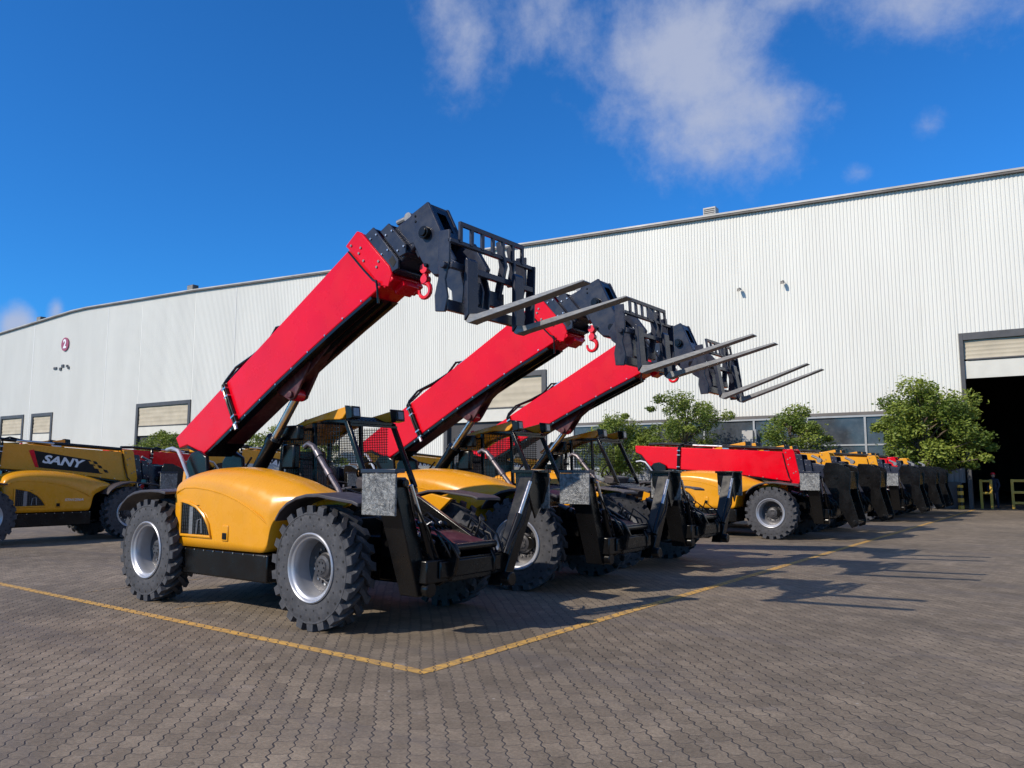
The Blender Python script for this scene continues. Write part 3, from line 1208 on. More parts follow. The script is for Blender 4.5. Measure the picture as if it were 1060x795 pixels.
    for (u, w) in ((4.02, .0), (4.14, -.14), (4.08, -.18), (4.30, -.50), (4.24, -.54), (4.10, -.32)):
        c.cyl((u, -BH - .048, w), (u, -BH - .033, w), .016, n=8)
    c.build("bolt", M['steel'], bm_)
    # dark rubbing strips along the bottom edge and track; black sheet paints in underside shade
    c = MB()
    c.prism([(.35, -.588), (1.9, -.623), (2.6, -.658), (3.3, -.703), (3.95, -.762), (3.95, -.80), (3.3, -.74), (2.6, -.70), (1.9, -.665), (.35, -.63)], -BH - .004, -BH + .05)
    c.prism([(.30, -.588), (1.9, -.623), (2.6, -.658), (3.3, -.703), (3.95, -.762), (3.95, -.775), (3.3, -.72), (2.6, -.675), (1.9, -.64), (.30, -.605)], -BH + .05, -.08)
    c.prism([(2.6, -.66), (3.95, -.77), (3.95, -.83), (2.6, -.72)], -.06, -.03)
    c.prism([(2.6, -.66), (3.95, -.77), (3.95, -.83), (2.6, -.72)], .08, .11)
    c.build("tray_and_shade_sheet", K, bm_)
    c = MB()
    c.prism([(.30, -.588), (1.9, -.623), (2.6, -.658), (3.3, -.703), (3.95, -.762), (3.95, -.772), (3.3, -.715), (2.6, -.67), (1.9, -.635), (.30, -.60)], -.075, BH - .005)
    c.build("belly_shade", M['red_dark'], bm_)  # dark red sheet, boom underside shade put into its colour
    c = MB()
    c.prism([(-.30, -.225), (.02, -.578), (.36, -.588), (.36, -.61), (.0, -.60), (-.33, -.25)], -BH + .01, BH - .01)
    c.build("heel_shade", K, bm_)  # black sheet standing in for shade below the boom heel
    c = MB()
    for i in range(9):
        u = .75 + i * .38
        we = -.61 - .02 * max(0, u - 1.5) - .022 * max(0, u - 2.6) ** 1.5
        c.cyl((u, -BH - .012, we - .022), (u, -BH + .0, we - .022), .012, n=8)
    c.build("rivet", M['chrome'], bm_)
    # hose running over the side
    c = MB()
    c.tube([(.90, -BH - .035, -.66), (.90, -BH - .04, -.3), (.91, -BH - .035, .02), (.94, -BH + .04, .11), (1.15, -.14, .19), (1.55, -.12, .12), (1.9, -.11, .09), (2.15, -.11, .16), (2.3, -.10, .08)], .02, 8)
    c.tube([(.95, -BH - .035, -.64), (.95, -BH - .04, -.3), (.96, -BH - .035, .03), (.99, -BH + .07, .10), (1.25, -.10, .17), (1.6, -.08, .10), (1.95, -.07, .08), (2.2, -.07, .12), (2.35, -.06, .06)], .02, 8)
    c.tube([(3.93, -BH - .02, -.02), (4.03, -BH - .025, -.40), (4.12, -BH - .05, -.66), (4.18, -BH - .08, -.72), (4.13, -BH - .06, -.80), (4.04, -BH - .04, -.95)], .014, 6)
    c.build_each("hose", K, bm_)
    c = MB()
    for w in (-.05, -.18, -.52, -.64):
        c.box(.88, .975, -BH - .058, -BH - .002, w - .012, w + .012)
    c.box(2.2, 2.38, -.14, -.02, .04, .085)
    c.cyl((.925, -BH - .05, -.66), (.925, -BH - .05, -.74), .03, n=8)
    c.build_each("hose_clamp", M['chrome'], bm_)
    # pipe along the top (visible on lowered booms)
    c = MB()
    if forks:
        c.tube([(2.3, -.10, .05), (3.95, -.10, .045)], .022, 8)
    else:
        c.tube([(-.1, -.13, .10), (.3, -.13, .13), (1.3, -.13, .12)], .045, 10)
        c.tube([(2.2, -.13, .115), (3.95, -.13, .10)], .045, 10)
    c.build_each("top_pipe", K, bm_)
    c = MB()
    if not forks:
        c.tube([(1.3, -.13, .12), (2.2, -.13, .115)], .030, 10)
    c.tube([(2.2, .02, .08), (3.95, .02, .07)], .02, 8)
    c.build_each("top_rod", M['chrome'], bm_)
    # inner section with two steel clamp plates
    c = MB()
    c.prism([(4.25, -.18), (4.98, -.30), (4.98, -.66), (4.40, -.70)], -.185, .185)
    ins = c.build("inner_boom", H_, bm_, bevel=.02)
    for (u0, w0, w1, cut) in ((4.26, -.03, -.78, True), (4.49, -.17, -.70, False)):
        c = MB()
        for y in (-BH - .02, BH - .01):
            sh_ = lambda u, w: (u - .19 * (w - w0), w)
            c.prism([sh_(u0, w0), sh_(u0 + .165, w0 - .01), sh_(u0 + .175, w1 + .1), sh_(u0 + .10, w1), sh_(u0 - .0, w1 + .03)], y, y + .03)
        c.box(u0 + .01, u0 + .15, -BH, BH, w0 - .03, w0)
        c.box(u0 + .14, u0 + .22, -BH, BH, w1 + .01, w1 + .05)
        cp = c.build("clamp_plate", H_, bm_, bevel=.01)
        c = MB()
        for (du, dw) in ((.04, -.12), (.14, -.14), (.04, -.42), (.14, -.44)):
            c.cyl((u0 + du - .19 * dw, -BH - .035, w0 + dw), (u0 + du - .19 * dw, -BH - .018, w0 + dw), .012, n=8)
        c.build("bolt", M['chrome'], bm_)
        if cut:
            c = MB()
            c.prism([(u0 + .17, w1 + .19), (u0 + .25, w1 + .20), (u0 + .26, w1 + .09), (u0 + .18, w1 + .07)], -BH - .0235, -BH - .0205)
            c.build("cut_out", M['hole'], bm_)  # thin black patch painting in the dark of an opening
    # head
    hp = [(4.68, -.40), (4.71, -.31), (4.99, -.295), (5.235, -.335), (5.245, -.36), (5.21, -.90), (5.22, -1.22), (5.08, -1.34), (4.86, -1.16), (4.80, -.92), (4.80, -.62), (4.70, -.58)]
    c = MB()
    c.prism(hp, -.19, -.155)
    c.prism(hp, .155, .19)
    c.prism([(4.71, -.32), (4.99, -.305), (5.23, -.345), (5.225, -.38), (4.98, -.335), (4.71, -.35)], -.155, .155)
    c.add([(5.225, -.155, -.38), (5.225, .155, -.38), (5.20, .155, -.90), (5.20, -.155, -.90), (5.22, -.08, -.46), (5.22, .08, -.46), (5.205, .08, -.74), (5.205, -.08, -.74)],
          [(0, 1, 5, 4), (1, 2, 6, 5), (2, 3, 7, 6), (3, 0, 4, 7)])
    c.prism([(4.80, -.90), (4.88, -1.14), (5.06, -1.30), (5.04, -1.33), (4.85, -1.17), (4.77, -.92)], -.155, .155)
    c.box(4.75, 5.10, -.15, .15, -.80, -.38)
    hd2 = c.build("boom_head", H_, bm_, bevel=.012)
    c = MB()
    c.cyl((5.03, -.25, -.66), (5.03, .25, -.66), .075, n=20)
    c.cyl((5.03, -.27, -.66), (5.03, .27, -.66), .05, n=20)
    c.cyl((5.06, -.23, -1.14), (5.06, .23, -1.14), .05, n=16)
    c.cyl((4.84, -.22, -1.0), (4.84, .22, -1.0), .025, n=10)
    c.cyl((5.0, -.2, -.36), (5.0, -.187, -.36), .016, n=8)
    c.cyl((4.97, -.2, -.42), (4.97, -.187, -.42), .016, n=8)
    c.build_each("pivot_pin", M['black'], bm_, bevel=.006)
    c = MB()
    c.cyl((4.83, -.08, -.18), (4.83, .08, -.18), .06, n=12)
    c.cyl((4.62, .0, -.06), (4.86, .0, -.16), .035, n=10)
    c.build("valve", M['steel'], bm_)
    if decal:
        Yd = -BH - .003
        c = MB()
        c.prism([(1.70, -.10), (3.10, -.25), (3.46, -.60), (1.86, -.52)], Yd - .003, -BH + .002)
        c.build("decal_panel", M['hole'], bm_, smooth=0)
        c = MB()
        c.prism([(1.58, -.11), (1.69, -.075), (1.85, -.52), (1.77, -.51)], Yd - .004, -BH + .002)
        c.build("decal_stripe", M['red'], bm_, smooth=0)
        c = MB()
        for (u, w) in ((3.17, -.27), (3.30, -.37), (3.47, -.48)):
            c.prism([(u, w), (u + .10, w - .015), (u + .15, w - .085), (u + .05, w - .075)], Yd - .004, -BH + .002)
        c.build("decal_check", M['hole'], bm_, smooth=0)
        c = MB()
        for (u, w) in ((3.06, -.28), (3.19, -.39), (3.34, -.50)):
            c.prism([(u, w), (u + .09, w - .015), (u + .14, w - .085), (u + .05, w - .075)], Yd - .005, -BH + .002)
        c.build("decal_check", boomcol, bm_, smooth=0)
        me = text_mesh("SANY", .27, "brand_lettering", .010, .22, .002)
        me.materials.append(M['white'])
        o = bpy.data.objects.new("brand_lettering", me)
        COL.objects.link(o)
        ALLOBJ.append(o)
        o.parent = bm_
        o.location = (2.40, Yd - .006, -.34)
        o.rotation_euler = (R(90), R(4.5), 0)
        o.scale = (1.42, 1.05, 1.0)
        me = text_mesh("STH1256A", .085, "model_lettering", .001, .2, .001)
        me.materials.append(M['white'])
        o = bpy.data.objects.new("model_lettering", me)
        COL.objects.link(o)
        ALLOBJ.append(o)
        o.parent = hd
        o.location = (-1.52, -1.079, 1.04)
        o.rotation_euler = (R(90), 0, 0)
        o.scale = (1.2, 1.0, 1.0)

    def toroot(u, w, y=0.0):
        x, z = rot_xz((u, w), theta)
        return Vector((PIV.x + x, YB + y, PIV.z + z))
    # ---- lifting hook, always hanging plumb
    hk = toroot(4.70, -.86)
    c = MB()
    c.tube([(0, 0, -.02), (0, 0, -.12)], .035, 10)
    c.cyl((0, -.04, -.02), (0, .04, -.02), .05, n=14)
    c.cyl((0, -.035, -.13), (0, .035, -.13), .045, n=14)
    hook = []
    for i in range(13):
        a = R(100 - i * 24)
        hook.append((.078 * math.cos(a) - .01, 0, -.245 + .078 * math.sin(a)))
    c.tube([(0, 0, -.12)] + hook, .032, 8, .018)
    o = c.build("lifting_hook", M['redhook'], root, loc=hk)
    o.scale = (1.15, 1.15, 1.15)

    # ---- lift cylinder
    A = Vector((-3.05, YB, 1.22))
    B = toroot(1.97, -.85)
    d = (B - A)
    ln = d.length
    d.normalize()
    barrel = 1.22
    c = MB()
    c.cyl(A, A + d * barrel, .10, n=20)
    c.cyl(A + d * (barrel - .08), A + d * (barrel + .02), .118, n=20)
    c.tube([A + Vector((-.09, -.14, .15)), A + d * .9 + Vector((-.1, -.15, .0))], .015, 6)
    lc = c.build("lift_cylinder", K, root)
    c = MB()
    c.cyl(A + d * min(barrel, ln - .1), B, .06, n=16)
    c.build("piston_rod", M['chrome'], lc)
    c = MB()
    c.cyl(B + Vector((0, -.065, 0)), B + Vector((0, .065, 0)), .085, n=14)
    c.build("rod_eye", M['redhook'], lc)

    # ---- cab
    y0, y1 = .30, 1.16
    P = {'at': (-1.28, 2.40), 'ab': (-.82, 1.50), 'bt': (-1.95, 2.42), 'bb': (-1.90, 1.30), 'ct': (-2.62, 2.22), 'cb': (-2.72, 1.15)}
    c = MB()
    for y in (y0, y1):
        t = .055
        c.bar((P['at'][0], y, P['at'][1]), (P['ab'][0], y, P['ab'][1]), t, t + .015, (1, 0, .3))
        c.bar((P['ab'][0], y, P['ab'][1]), (-.72, y, 1.02), t, t, (1, 0, .1))
        c.bar((P['bt'][0], y, P['bt'][1]), (P['bb'][0], y, P['bb'][1]), t, t, (1, 0, 0))
        c.bar((P['ct'][0], y, P['ct'][1]), (P['cb'][0], y, P['cb'][1]), t, t, (1, 0, 0))
        c.bar((P['at'][0], y, P['at'][1]), (P['bt'][0] + .02, y, P['bt'][1] + .03), t, t)
        c.bar((P['bt'][0], y, P['bt'][1] + .03), (P['ct'][0], y, P['ct'][1]), t, t)
        c.bar((P['ab'][0], y, P['ab'][1]), (P['cb'][0], y, 1.36), .04, .05)
    for (x, z) in (P['at'], P['bt'], P['ct'], (P['ct'][0] - .05, 1.36), (P['ab'][0], 1.46)):
        c.bar((x, y0, z), (x, y1, z), .05, .05)
    c.box(-2.75, -.75, y0 - .02, y1 + .02, 1.02, 1.16)
    c.build("cab_frame", K, root, bevel=.008)
    c = MB()
    # tall vents, seat, console
    c.prism([(-2.55, 1.15), (-2.6, 1.32), (-2.15, 1.36), (-2.12, 1.30), (-2.12, 1.15)], .5, .98)
    c.prism([(-2.54, 1.30), (-2.58, 2.0), (-2.5, 2.03), (-2.40, 1.30)], .5, .98)
    c.build("seat", M['fender'], root, bevel=.03)
    c = MB()
    c.prism([(-1.15, 1.15), (-.95, 1.62), (-1.2, 1.66), (-1.35, 1.15)], .42, 1.04)
    c.build("console", M['fender'], root, bevel=.03)
    c = MB()
    ring = [(-1.34 + .05 * math.cos(t) , .73 + .17 * math.sin(t), 1.74 + .12 * math.cos(t)) for t in [2 * math.pi * i / 20 for i in range(21)]]
    c.tube(ring, .015, 6)
    c.tube([(-1.34, .73, 1.74), (-1.14, .73, 1.5)], .02, 6)
    c.build("steering_wheel", K, root)
    # wire guards
    c = MB()
    for i in range(15):
        x = -1.9 - i * .05
        c.box(x - .003, x + .003, y0 - .01, y0 - .004, 1.38, 2.34)
    for i in range(18):
        z = 1.40 + i * .053
        c.box(-2.64, -1.92, y0 - .01, y0 - .004, z - .003, z + .003)
    for i in range(9):
        x = -1.90 + i * .06
        c.box(x - .003, x + .003, y0 - .01, y0 - .004, 1.5, 2.38 - .0 * i)
    for i in range(16):
        z = 1.5 + i * .055
        c.box(-1.9, -1.42, y0 - .01, y0 - .004, z - .003, z + .003)
    c.build("wire_guard", K, root, smooth=0)
    c = MB()
    for i in range(11):
        y = y0 + .04 + i * .078
        c.bar((-1.20, y, 2.355), (-1.60, y, 2.50), .018, .022)
    c.bar((-1.20, y0, 2.355), (-1.20, y1, 2.355), .03, .03)
    c.bar((-1.40, y0, 2.43), (-1.40, y1, 2.43), .02, .02)
    c.bar((-1.60, y0, 2.50), (-1.60, y1, 2.50), .02, .02)
    c.build("roof_guard", K, root, smooth=0)
    # denser far-side guard, dark rear panel, floor clutter
    c = MB()
    for i in range(34):
        x = -2.58 + i * .036
        c.box(x - .004, x + .004, y1 - .012, y1 - .004, 1.85, 2.36)
    for i in range(14):
        z = 1.86 + i * .036
        c.box(-2.6, -1.36, y1 - .012, y1 - .004, z - .004, z + .004)
    c.build("wire_guard", K, root, smooth=0)
    c = MB()
    c.prism([(-2.70, 1.16), (-2.66, 1.36), (-2.60, 1.9), (-2.57, 1.9), (-2.62, 1.36), (-2.60, 1.16)], y0 + .03, y1 - .03)
    c.box(-2.1, -1.0, y1 - .03, y1 + .01, 1.16, 1.52)
    c.prism([(-1.0, 1.16), (-.82, 1.50), (-.74, 1.44), (-.70, 1.16)], y0 + .03, y1 - .03)
    c.build("cab_panel", K, root, bevel=.01)
    c = MB()
    rr = random.Random(5)
    for i in range(12):
        x = -2.3 + i * .14
        y = -.22 + rr.uniform(-.1, .35)
        h_ = rr.uniform(.2, .42)
        c.tube([(x, y, 1.15), (x + rr.uniform(-.1, .1), y + .03, 1.15 + h_), (x + rr.uniform(.05, .25), y, 1.2 + h_ * .7), (x + .28, y - .02, 1.12)], rr.uniform(.014, .03), 6)
    c.box(-2.4, -.35, -.38, .26, 1.08, 1.24)
    c.box(-1.9, -1.4, -.15, .2, 1.24, 1.5)
    c.box(-.9, -.45, -.25, .15, 1.24, 1.42)
    c.build("hydraulic_unit", K, root, bevel=.008)
    # roof: yellow, hollow side pieces with a visor
    c = MB()
    side = [(-2.72, 2.16), (-2.45, 2.335), (-2.10, 2.445), (-1.70, 2.52), (-1.24, 2.60), (-1.18, 2.575), (-1.30, 2.44), (-1.36, 2.425), (-1.65, 2.435), (-1.95, 2.40), (-2.25, 2.33), (-2.68, 2.12)]
    c.prism(side, y0 - .06, y0 + .03)
    c.prism(side, y1 - .03, y1 + .06)
    c.prism([(-2.70, 2.15), (-2.45, 2.32), (-2.10, 2.43), (-1.95, 2.46), (-1.95, 2.43), (-2.10, 2.40), (-2.45, 2.28), (-2.68, 2.12)], y0 + .025, y1 - .025)
    rt_ = c.build("cab_roof", M['yellow'], root, bevel=.012)
    c = MB()
    for y in (y0 - .07, y1 - .09):
        c.prism([(-1.26, 2.615), (-1.12, 2.60), (-1.10, 2.44), (-1.22, 2.42)], y, y + .16)
    hsg = c.build_each("lamp_housing", K, rt_, bevel=.01)
    c = MB()
    for y in (y0 - .07, y1 - .09):
        c.prism([(-1.121, 2.575), (-1.112, 2.575), (-1.10, 2.47), (-1.109, 2.47)], y + .03, y + .13)
    c.build_each("lens", M['lamp'], rt_)
    c = MB()
    c.lathe([(.0, .075), (.03, .07), (.045, .045), (.05, 0.0)], 16)
    bc = c.build("beacon", M['redhook'], root, loc=(-2.25, y0 + .1, 2.40))
    bc.rotation_euler = (R(90), 0, 0)
    # exhaust / air pipe
    c = MB()
    c.tube([(-1.80, .02, 2.06), (-1.72, .02, 2.10), (-1.62, .02, 2.06), (-1.40, .02, 1.82), (-1.25, .02, 1.66), (-1.1, .02, 1.50), (-.95, .02, 1.30)], .038, 10)
    for t_ in ((-1.52, 1.96), (-1.30, 1.71)):
        c.cyl((t_[0] - .03, .02, t_[1] + .035), (t_[0] + .03, .02, t_[1] - .035), .050, n=12)
    c.build("exhaust_pipe", M['pipe'], root)
    # mirrors
    c = MB()
    c.box(-2.28, -1.90, -.02, .10, 2.15, 2.36)
    m1 = c.build("mirror", K, root, bevel=.03)
    c = MB()
    c.box(-2.25, -1.98, -.02, .10, 1.76, 2.10)
    m2 = c.build("mirror", K, root, bevel=.03)
    c = MB()
    c.tube([(-2.05, .10, 2.3), (-2.0, .3, 2.32)], .018, 6)
    c.tube([(-2.1, .10, 1.9), (-2.0, .3, 1.9)], .018, 6)
    c.tube([(-2.1, .04, 2.12), (-2.1, .04, 2.16)], .02, 6)
    c.build_each("mirror_arm", K, m1)
    # bent rail at the rear
    c = MB()
    c.tube([(-4.33, -.52, 2.05), (-4.18, -.52, 2.07), (-4.02, -.52, 2.03), (-3.92, -.52, 1.92), (-3.72, -.52, 1.66), (-3.7, -.52, 1.3)], .028, 10)
    c.tube([(-4.45, .42, 2.05), (-4.12, .42, 2.03), (-3.82, .42, 1.66), (-3.8, .42, 1.3)], .028, 10)
    c.build_each("grab_rail", M['rim'], root)
    # rear body between the hood and the boom
    c = MB()
    c.prism([(-4.0, 1.1), (-3.95, 1.4), (-3.2, 1.45), (-3.2, 1.1)], -.75, -.46)
    c.prism([(-4.2, 1.2), (-4.15, 1.75), (-3.7, 1.85), (-2.8, 1.6), (-2.8, 1.1)], .3, .95)
    c.build("rear_cover", M['yellow'] if colour != 'red' else K, root, bevel=.03)

    # ---- stabilisers
    cb = MB()
    cb.box(1.0, 1.24, -.80, .62, .56, .80)
    cb.box(1.24, 1.27, -.62, .42, .60, .78)
    cb.build("stabiliser_beam", K, root, bevel=.015)
    for sgn in (-1, 1):
        c = MB()
        yb_, yt = (-.70, -1.07) if sgn < 0 else (.46, 1.07)
        zb_, zt = .42, 1.66
        w = .10 if sgn < 0 else .085
        vs = []
        for (yy, zz, xa, xb) in ((yb_, zb_, .86, 1.12), (yt, zt, .78, 1.10)) if sgn < 0 else ((yb_, zb_, 1.10, 1.30), (yt, zt, 1.12, 1.34)):
            vs += [(xa, yy - w, zz), (xb, yy - w, zz), (xb, yy + w, zz), (xa, yy + w, zz)]
        c.add(vs, [(0, 1, 2, 3), (4, 7, 6, 5), (0, 4, 5, 1), (1, 5, 6, 2), (2, 6, 7, 3), (3, 7, 4, 0)])
        if sgn > 0:
            c.prism([(.86, 1.46), (.98, 1.74), (1.16, 1.72), (1.12, 1.30), (1.0, 1.15)], 1.32, 1.345, 'x')
        xf = 1.12 if sgn < 0 else 1.30
        c.cyl((xf - .03, yb_, .50), (xf + .10, yb_, .50), .08, n=18)
        c.cyl((xf - .03, yt - .03 * sgn, 1.6), (xf + .05, yt - .03 * sgn, 1.6), .045, n=12)
        st = c.build("stabiliser_leg", K, root, bevel=.012)
        c = MB()
        yp = 1.165 * sgn
        xp = 0 if sgn < 0 else .27
        c.box(.67 + xp, 1.16 + xp, min(yp, yp + .03 * sgn), max(yp, yp + .03 * sgn), 1.27, 1.70)
        c.build("foot_pad", M['wrap'], st, bevel=.008)
        c = MB()
        ya, yb2 = sorted((yp - .10 * sgn, yp + .04 * sgn))
        c.box(.66 + xp, 1.17 + xp, ya, yb2, 1.704, 1.745)
        if sgn > 0:
            c.prism([(.94, 1.745), (1.44, 1.745), (1.44, 1.62), (1.36, 1.34), (1.22, 1.25), (1.10, 1.30), (.95, 1.50)], yp - .035, yp - .005)
        c.box(.85 + xp, 1.05 + xp, min(yt, yp), max(yt, yp), 1.4, 1.6)
        c.build("pad_bracket", H_ if sgn < 0 else K, st, bevel=.006)
        c = MB()
        if sgn < 0:
            q0, q1, q2 = Vector((1.16, -.62, .72)), Vector((1.16, -.80, 1.2)), Vector((1.14, -.95, 1.58))
        else:
            q0, q1, q2 = Vector((1.33, .42, .78)), Vector((1.34, .68, 1.22)), Vector((1.34, .90, 1.60))
        c.cyl(q0, q1, .042, n=14)
        c.tube([q0 + Vector((.05, -.05 * sgn, .05)), q1 + Vector((.07, -.03 * sgn, -.1)), q2 + Vector((.02, -.05 * sgn, -.2))], .013, 6)
        c.build("leg_cylinder", K, st)
        c = MB()
        c.cyl(q1, q2, .024, n=12)
        c.build("leg_rod", M['chrome'], st)

    # ---- attachment
    if forks:
        ca = MB()
        sp = [(1.22, 3.44), (1.36, 3.42), (1.40, 3.58), (1.36, 3.78), (1.42, 3.98), (1.42, 4.32), (1.27, 4.33), (1.25, 4.0), (1.27, 3.84), (1.21, 3.62)]
        for y in (-.70, .70):
            ca.prism(sp, y, y + .03)
        ca.bar((1.42, -.70, 4.20), (1.42, .86, 4.20), .05, .05)
        ca.bar((1.42, -.68, 3.93), (1.42, .86, 3.93), .06, .07)
        ca.bar((1.36, -.68, 3.50), (1.36, .72, 3.50), .06, .12)
        fp = [(1.30, 3.45), (1.45, 3.45), (1.47, 4.22), (1.36, 4.24)]
        ca.prism(fp, .82, .85)
        # coupler plates and tilt linkage
        for y in (-.36, -.02, .10):
            ca.prism([(.98, 4.03), (1.10, 4.16), (1.30, 4.02), (1.38, 3.75), (1.35, 3.50), (1.22, 3.48), (1.20, 3.72), (1.02, 3.88)], y + YB * .4, y + .03 + YB * .4)
        ca.prism([(1.05, 4.28), (1.20, 4.36), (1.42, 4.02), (1.38, 3.92)], -.05, .02)
        ca.prism([(1.33, 4.40), (1.40, 4.42), (1.48, 4.10), (1.38, 3.72), (1.30, 3.74), (1.38, 4.1)], .22, .27)
        ca.prism([(1.33, 4.38), (1.40, 4.40), (1.46, 4.15), (1.40, 3.9), (1.34, 3.9), (1.38, 4.12)], .42, .46)
        ca.box(1.22, 1.34, -.34, -.02, 3.6, 3.86)
        ca.box(1.28, 1.36, .05, .35, 3.62, 3.80)
        ca.cyl((1.02, -.40, 3.98), (1.02, .16, 3.98), .05, n=12)
        ca.cyl((1.36, -.75, 3.93), (1.36, -.64, 3.93), .04, n=12)
        cg = ca.build("fork_carriage", H_, root, bevel=.008)
        pin0 = rot_xz((5.03, -1.14), R(31.2))
        pin1 = rot_xz((5.03, -1.14), theta)
        a0 = (PIV.x + pin0[0], PIV.z + pin0[1])
        rp = rot_xz(a0, tilt)
        cg.rotation_euler = (0, -tilt, 0)
        cg.location = (PIV.x + pin1[0] - rp[0], 0, PIV.z + pin1[1] - rp[1])
        br = MB()
        br.bar((1.44, -.56, 4.41), (1.44, .62, 4.41), .035, .05)
        for i in range(7):
            y = -.54 + i * (1.14 / 6)
            br.bar((1.44, y, 4.20), (1.44, y, 4.40), .045, .03, (1, 0, 0))
        br.build("load_backrest", H_, cg)
        for yc in (-.43, .43):
            f = MB()
            w = .075
            sh = [(1.475, 4.0), (1.525, 4.02), (1.54, 3.40), (1.62, 3.375), (2.93, 3.565), (2.95, 3.545), (2.2, 3.42), (1.58, 3.315), (1.50, 3.32), (1.475, 3.37)]
            # shank
            f.prism([(1.475, 3.34), (1.475, 4.0), (1.50, 4.04), (1.53, 4.0), (1.54, 3.40)], yc - w * 1.15, yc + w * 1.15)
            fk = f.build("fork", H_, cg, bevel=.008)
            f = MB()
            f.prism([(1.49, 3.33), (1.545, 3.405), (1.64, 3.395), (2.94, 3.565), (2.955, 3.548), (2.25, 3.425), (1.62, 3.325), (1.53, 3.305)], yc - w, yc + w)
            f.v = [(1.5 + (x_ - 1.5) * flen, y_, 3.33 + (z_ - 3.33) * flen) for x_, y_, z_ in f.v]
            f.build("fork_blade", M['steel'], fk, bevel=.006)
    else:
        ca = MB()
        sp = [(1.06, 1.80), (1.14, 1.98), (1.40, 1.97), (1.70, 1.84), (1.74, 1.74), (1.70, 1.22), (1.88, .50), (1.85, .38), (1.70, .33), (1.62, .45), (1.44, .80), (1.20, 1.25), (1.10, 1.45)]
        for y in (-.52, .28):
            ca.prism(sp, y, y + .035)
        ca.box(1.66, 1.69, -.5, .3, 1.3, 1.75)
        ca.box(1.2, 1.45, -.5, .3, 1.90, 1.94)
        ca.cyl((1.78, -.56, .47), (1.78, .36, .47), .06, n=14)
        ca.cyl((1.38, -.54, 1.60), (1.38, .34, 1.60), .05, n=14)
        ca.box(1.5, 1.62, -.5, .3, .8, .95)
        ca.build("quick_coupler", K, root, bevel=.01)
    return root


PH, PV = [], []
raised = build_machine('raised', 'red', forks=True, theta=R(31.2), flen=1.02)
raised2 = build_machine('raised', 'red', forks=True, theta=R(28.8), tilt=R(3.5), steer=R(8), flen=1.17)
raised3 = build_machine('raised', 'red', forks=True, theta=R(26.7), tilt=R(9), steer=R(38), flen=1.09)
low_red = build_machine('lowered', 'red')
low_yel = build_machine('lowered', 'yellow', decal=True)

G1 = "telehandlers with raised red booms"
G2 = "telehandlers parked with lowered booms by the factory"
G3 = "telehandlers parked side-on at the left"


def place(src, x, y, rz, label, group, first, dz=0.0):
    o = src if first else copy_tree(src)
    o.location = (x, y, dz)
    o.rotation_euler = (0, 0, rz)
    return tag(o, label, "telehandler", group)


BY = 6.9
place(raised, -6.9, BY, 0, "nearest yellow telehandler with its red boom raised and forks highest in the picture", G1, True)
place(raised2, -6.88, BY + 3.72, 0, "middle of the three telehandlers with red booms raised", G1, True)
place(raised3, -7.10, BY + 6.98, 0, "farthest of the three telehandlers with red booms raised", G1, True)
place(low_red, -6.9, 21.75, 0, "yellow telehandler with red boom lowered flat, just beyond the raised ones", G2, True)
place(low_red, -6.9, 34.5, 0, "telehandler with red boom lowered, second from the factory door", G2, False)
place(low_yel, -21.9, 10.95, R(90), "yellow telehandler with yellow boom seen side-on at the left edge", G3, True)
place(low_yel, -6.9, 25.15, 0, "yellow-boomed telehandler right behind the flat red boom", G2, False)
place(low_yel, -6.9, 31.2, 0, "yellow-boomed telehandler in front of the biggest tree", G2, False)
place(low_yel, -7.0, 37.4, 0, "last telehandler of the row, nearest the factory door", G2, False)
place(low_yel, -21.9, 17.65, R(90), "yellow telehandler glimpsed side-on under the nearest raised boom", G3, False)
place(low_yel, -21.9, 24.25, R(90), "yellow telehandler glimpsed side-on through the second cab", G3, False)
place(low_yel, -21.9, 30.85, R(90), "yellow telehandler glimpsed side-on through the third cab", G3, False)
place(low_red, -26.5, 17.3, R(90), "telehandler with red boom lowered behind the yellow one at the left", G3, False)


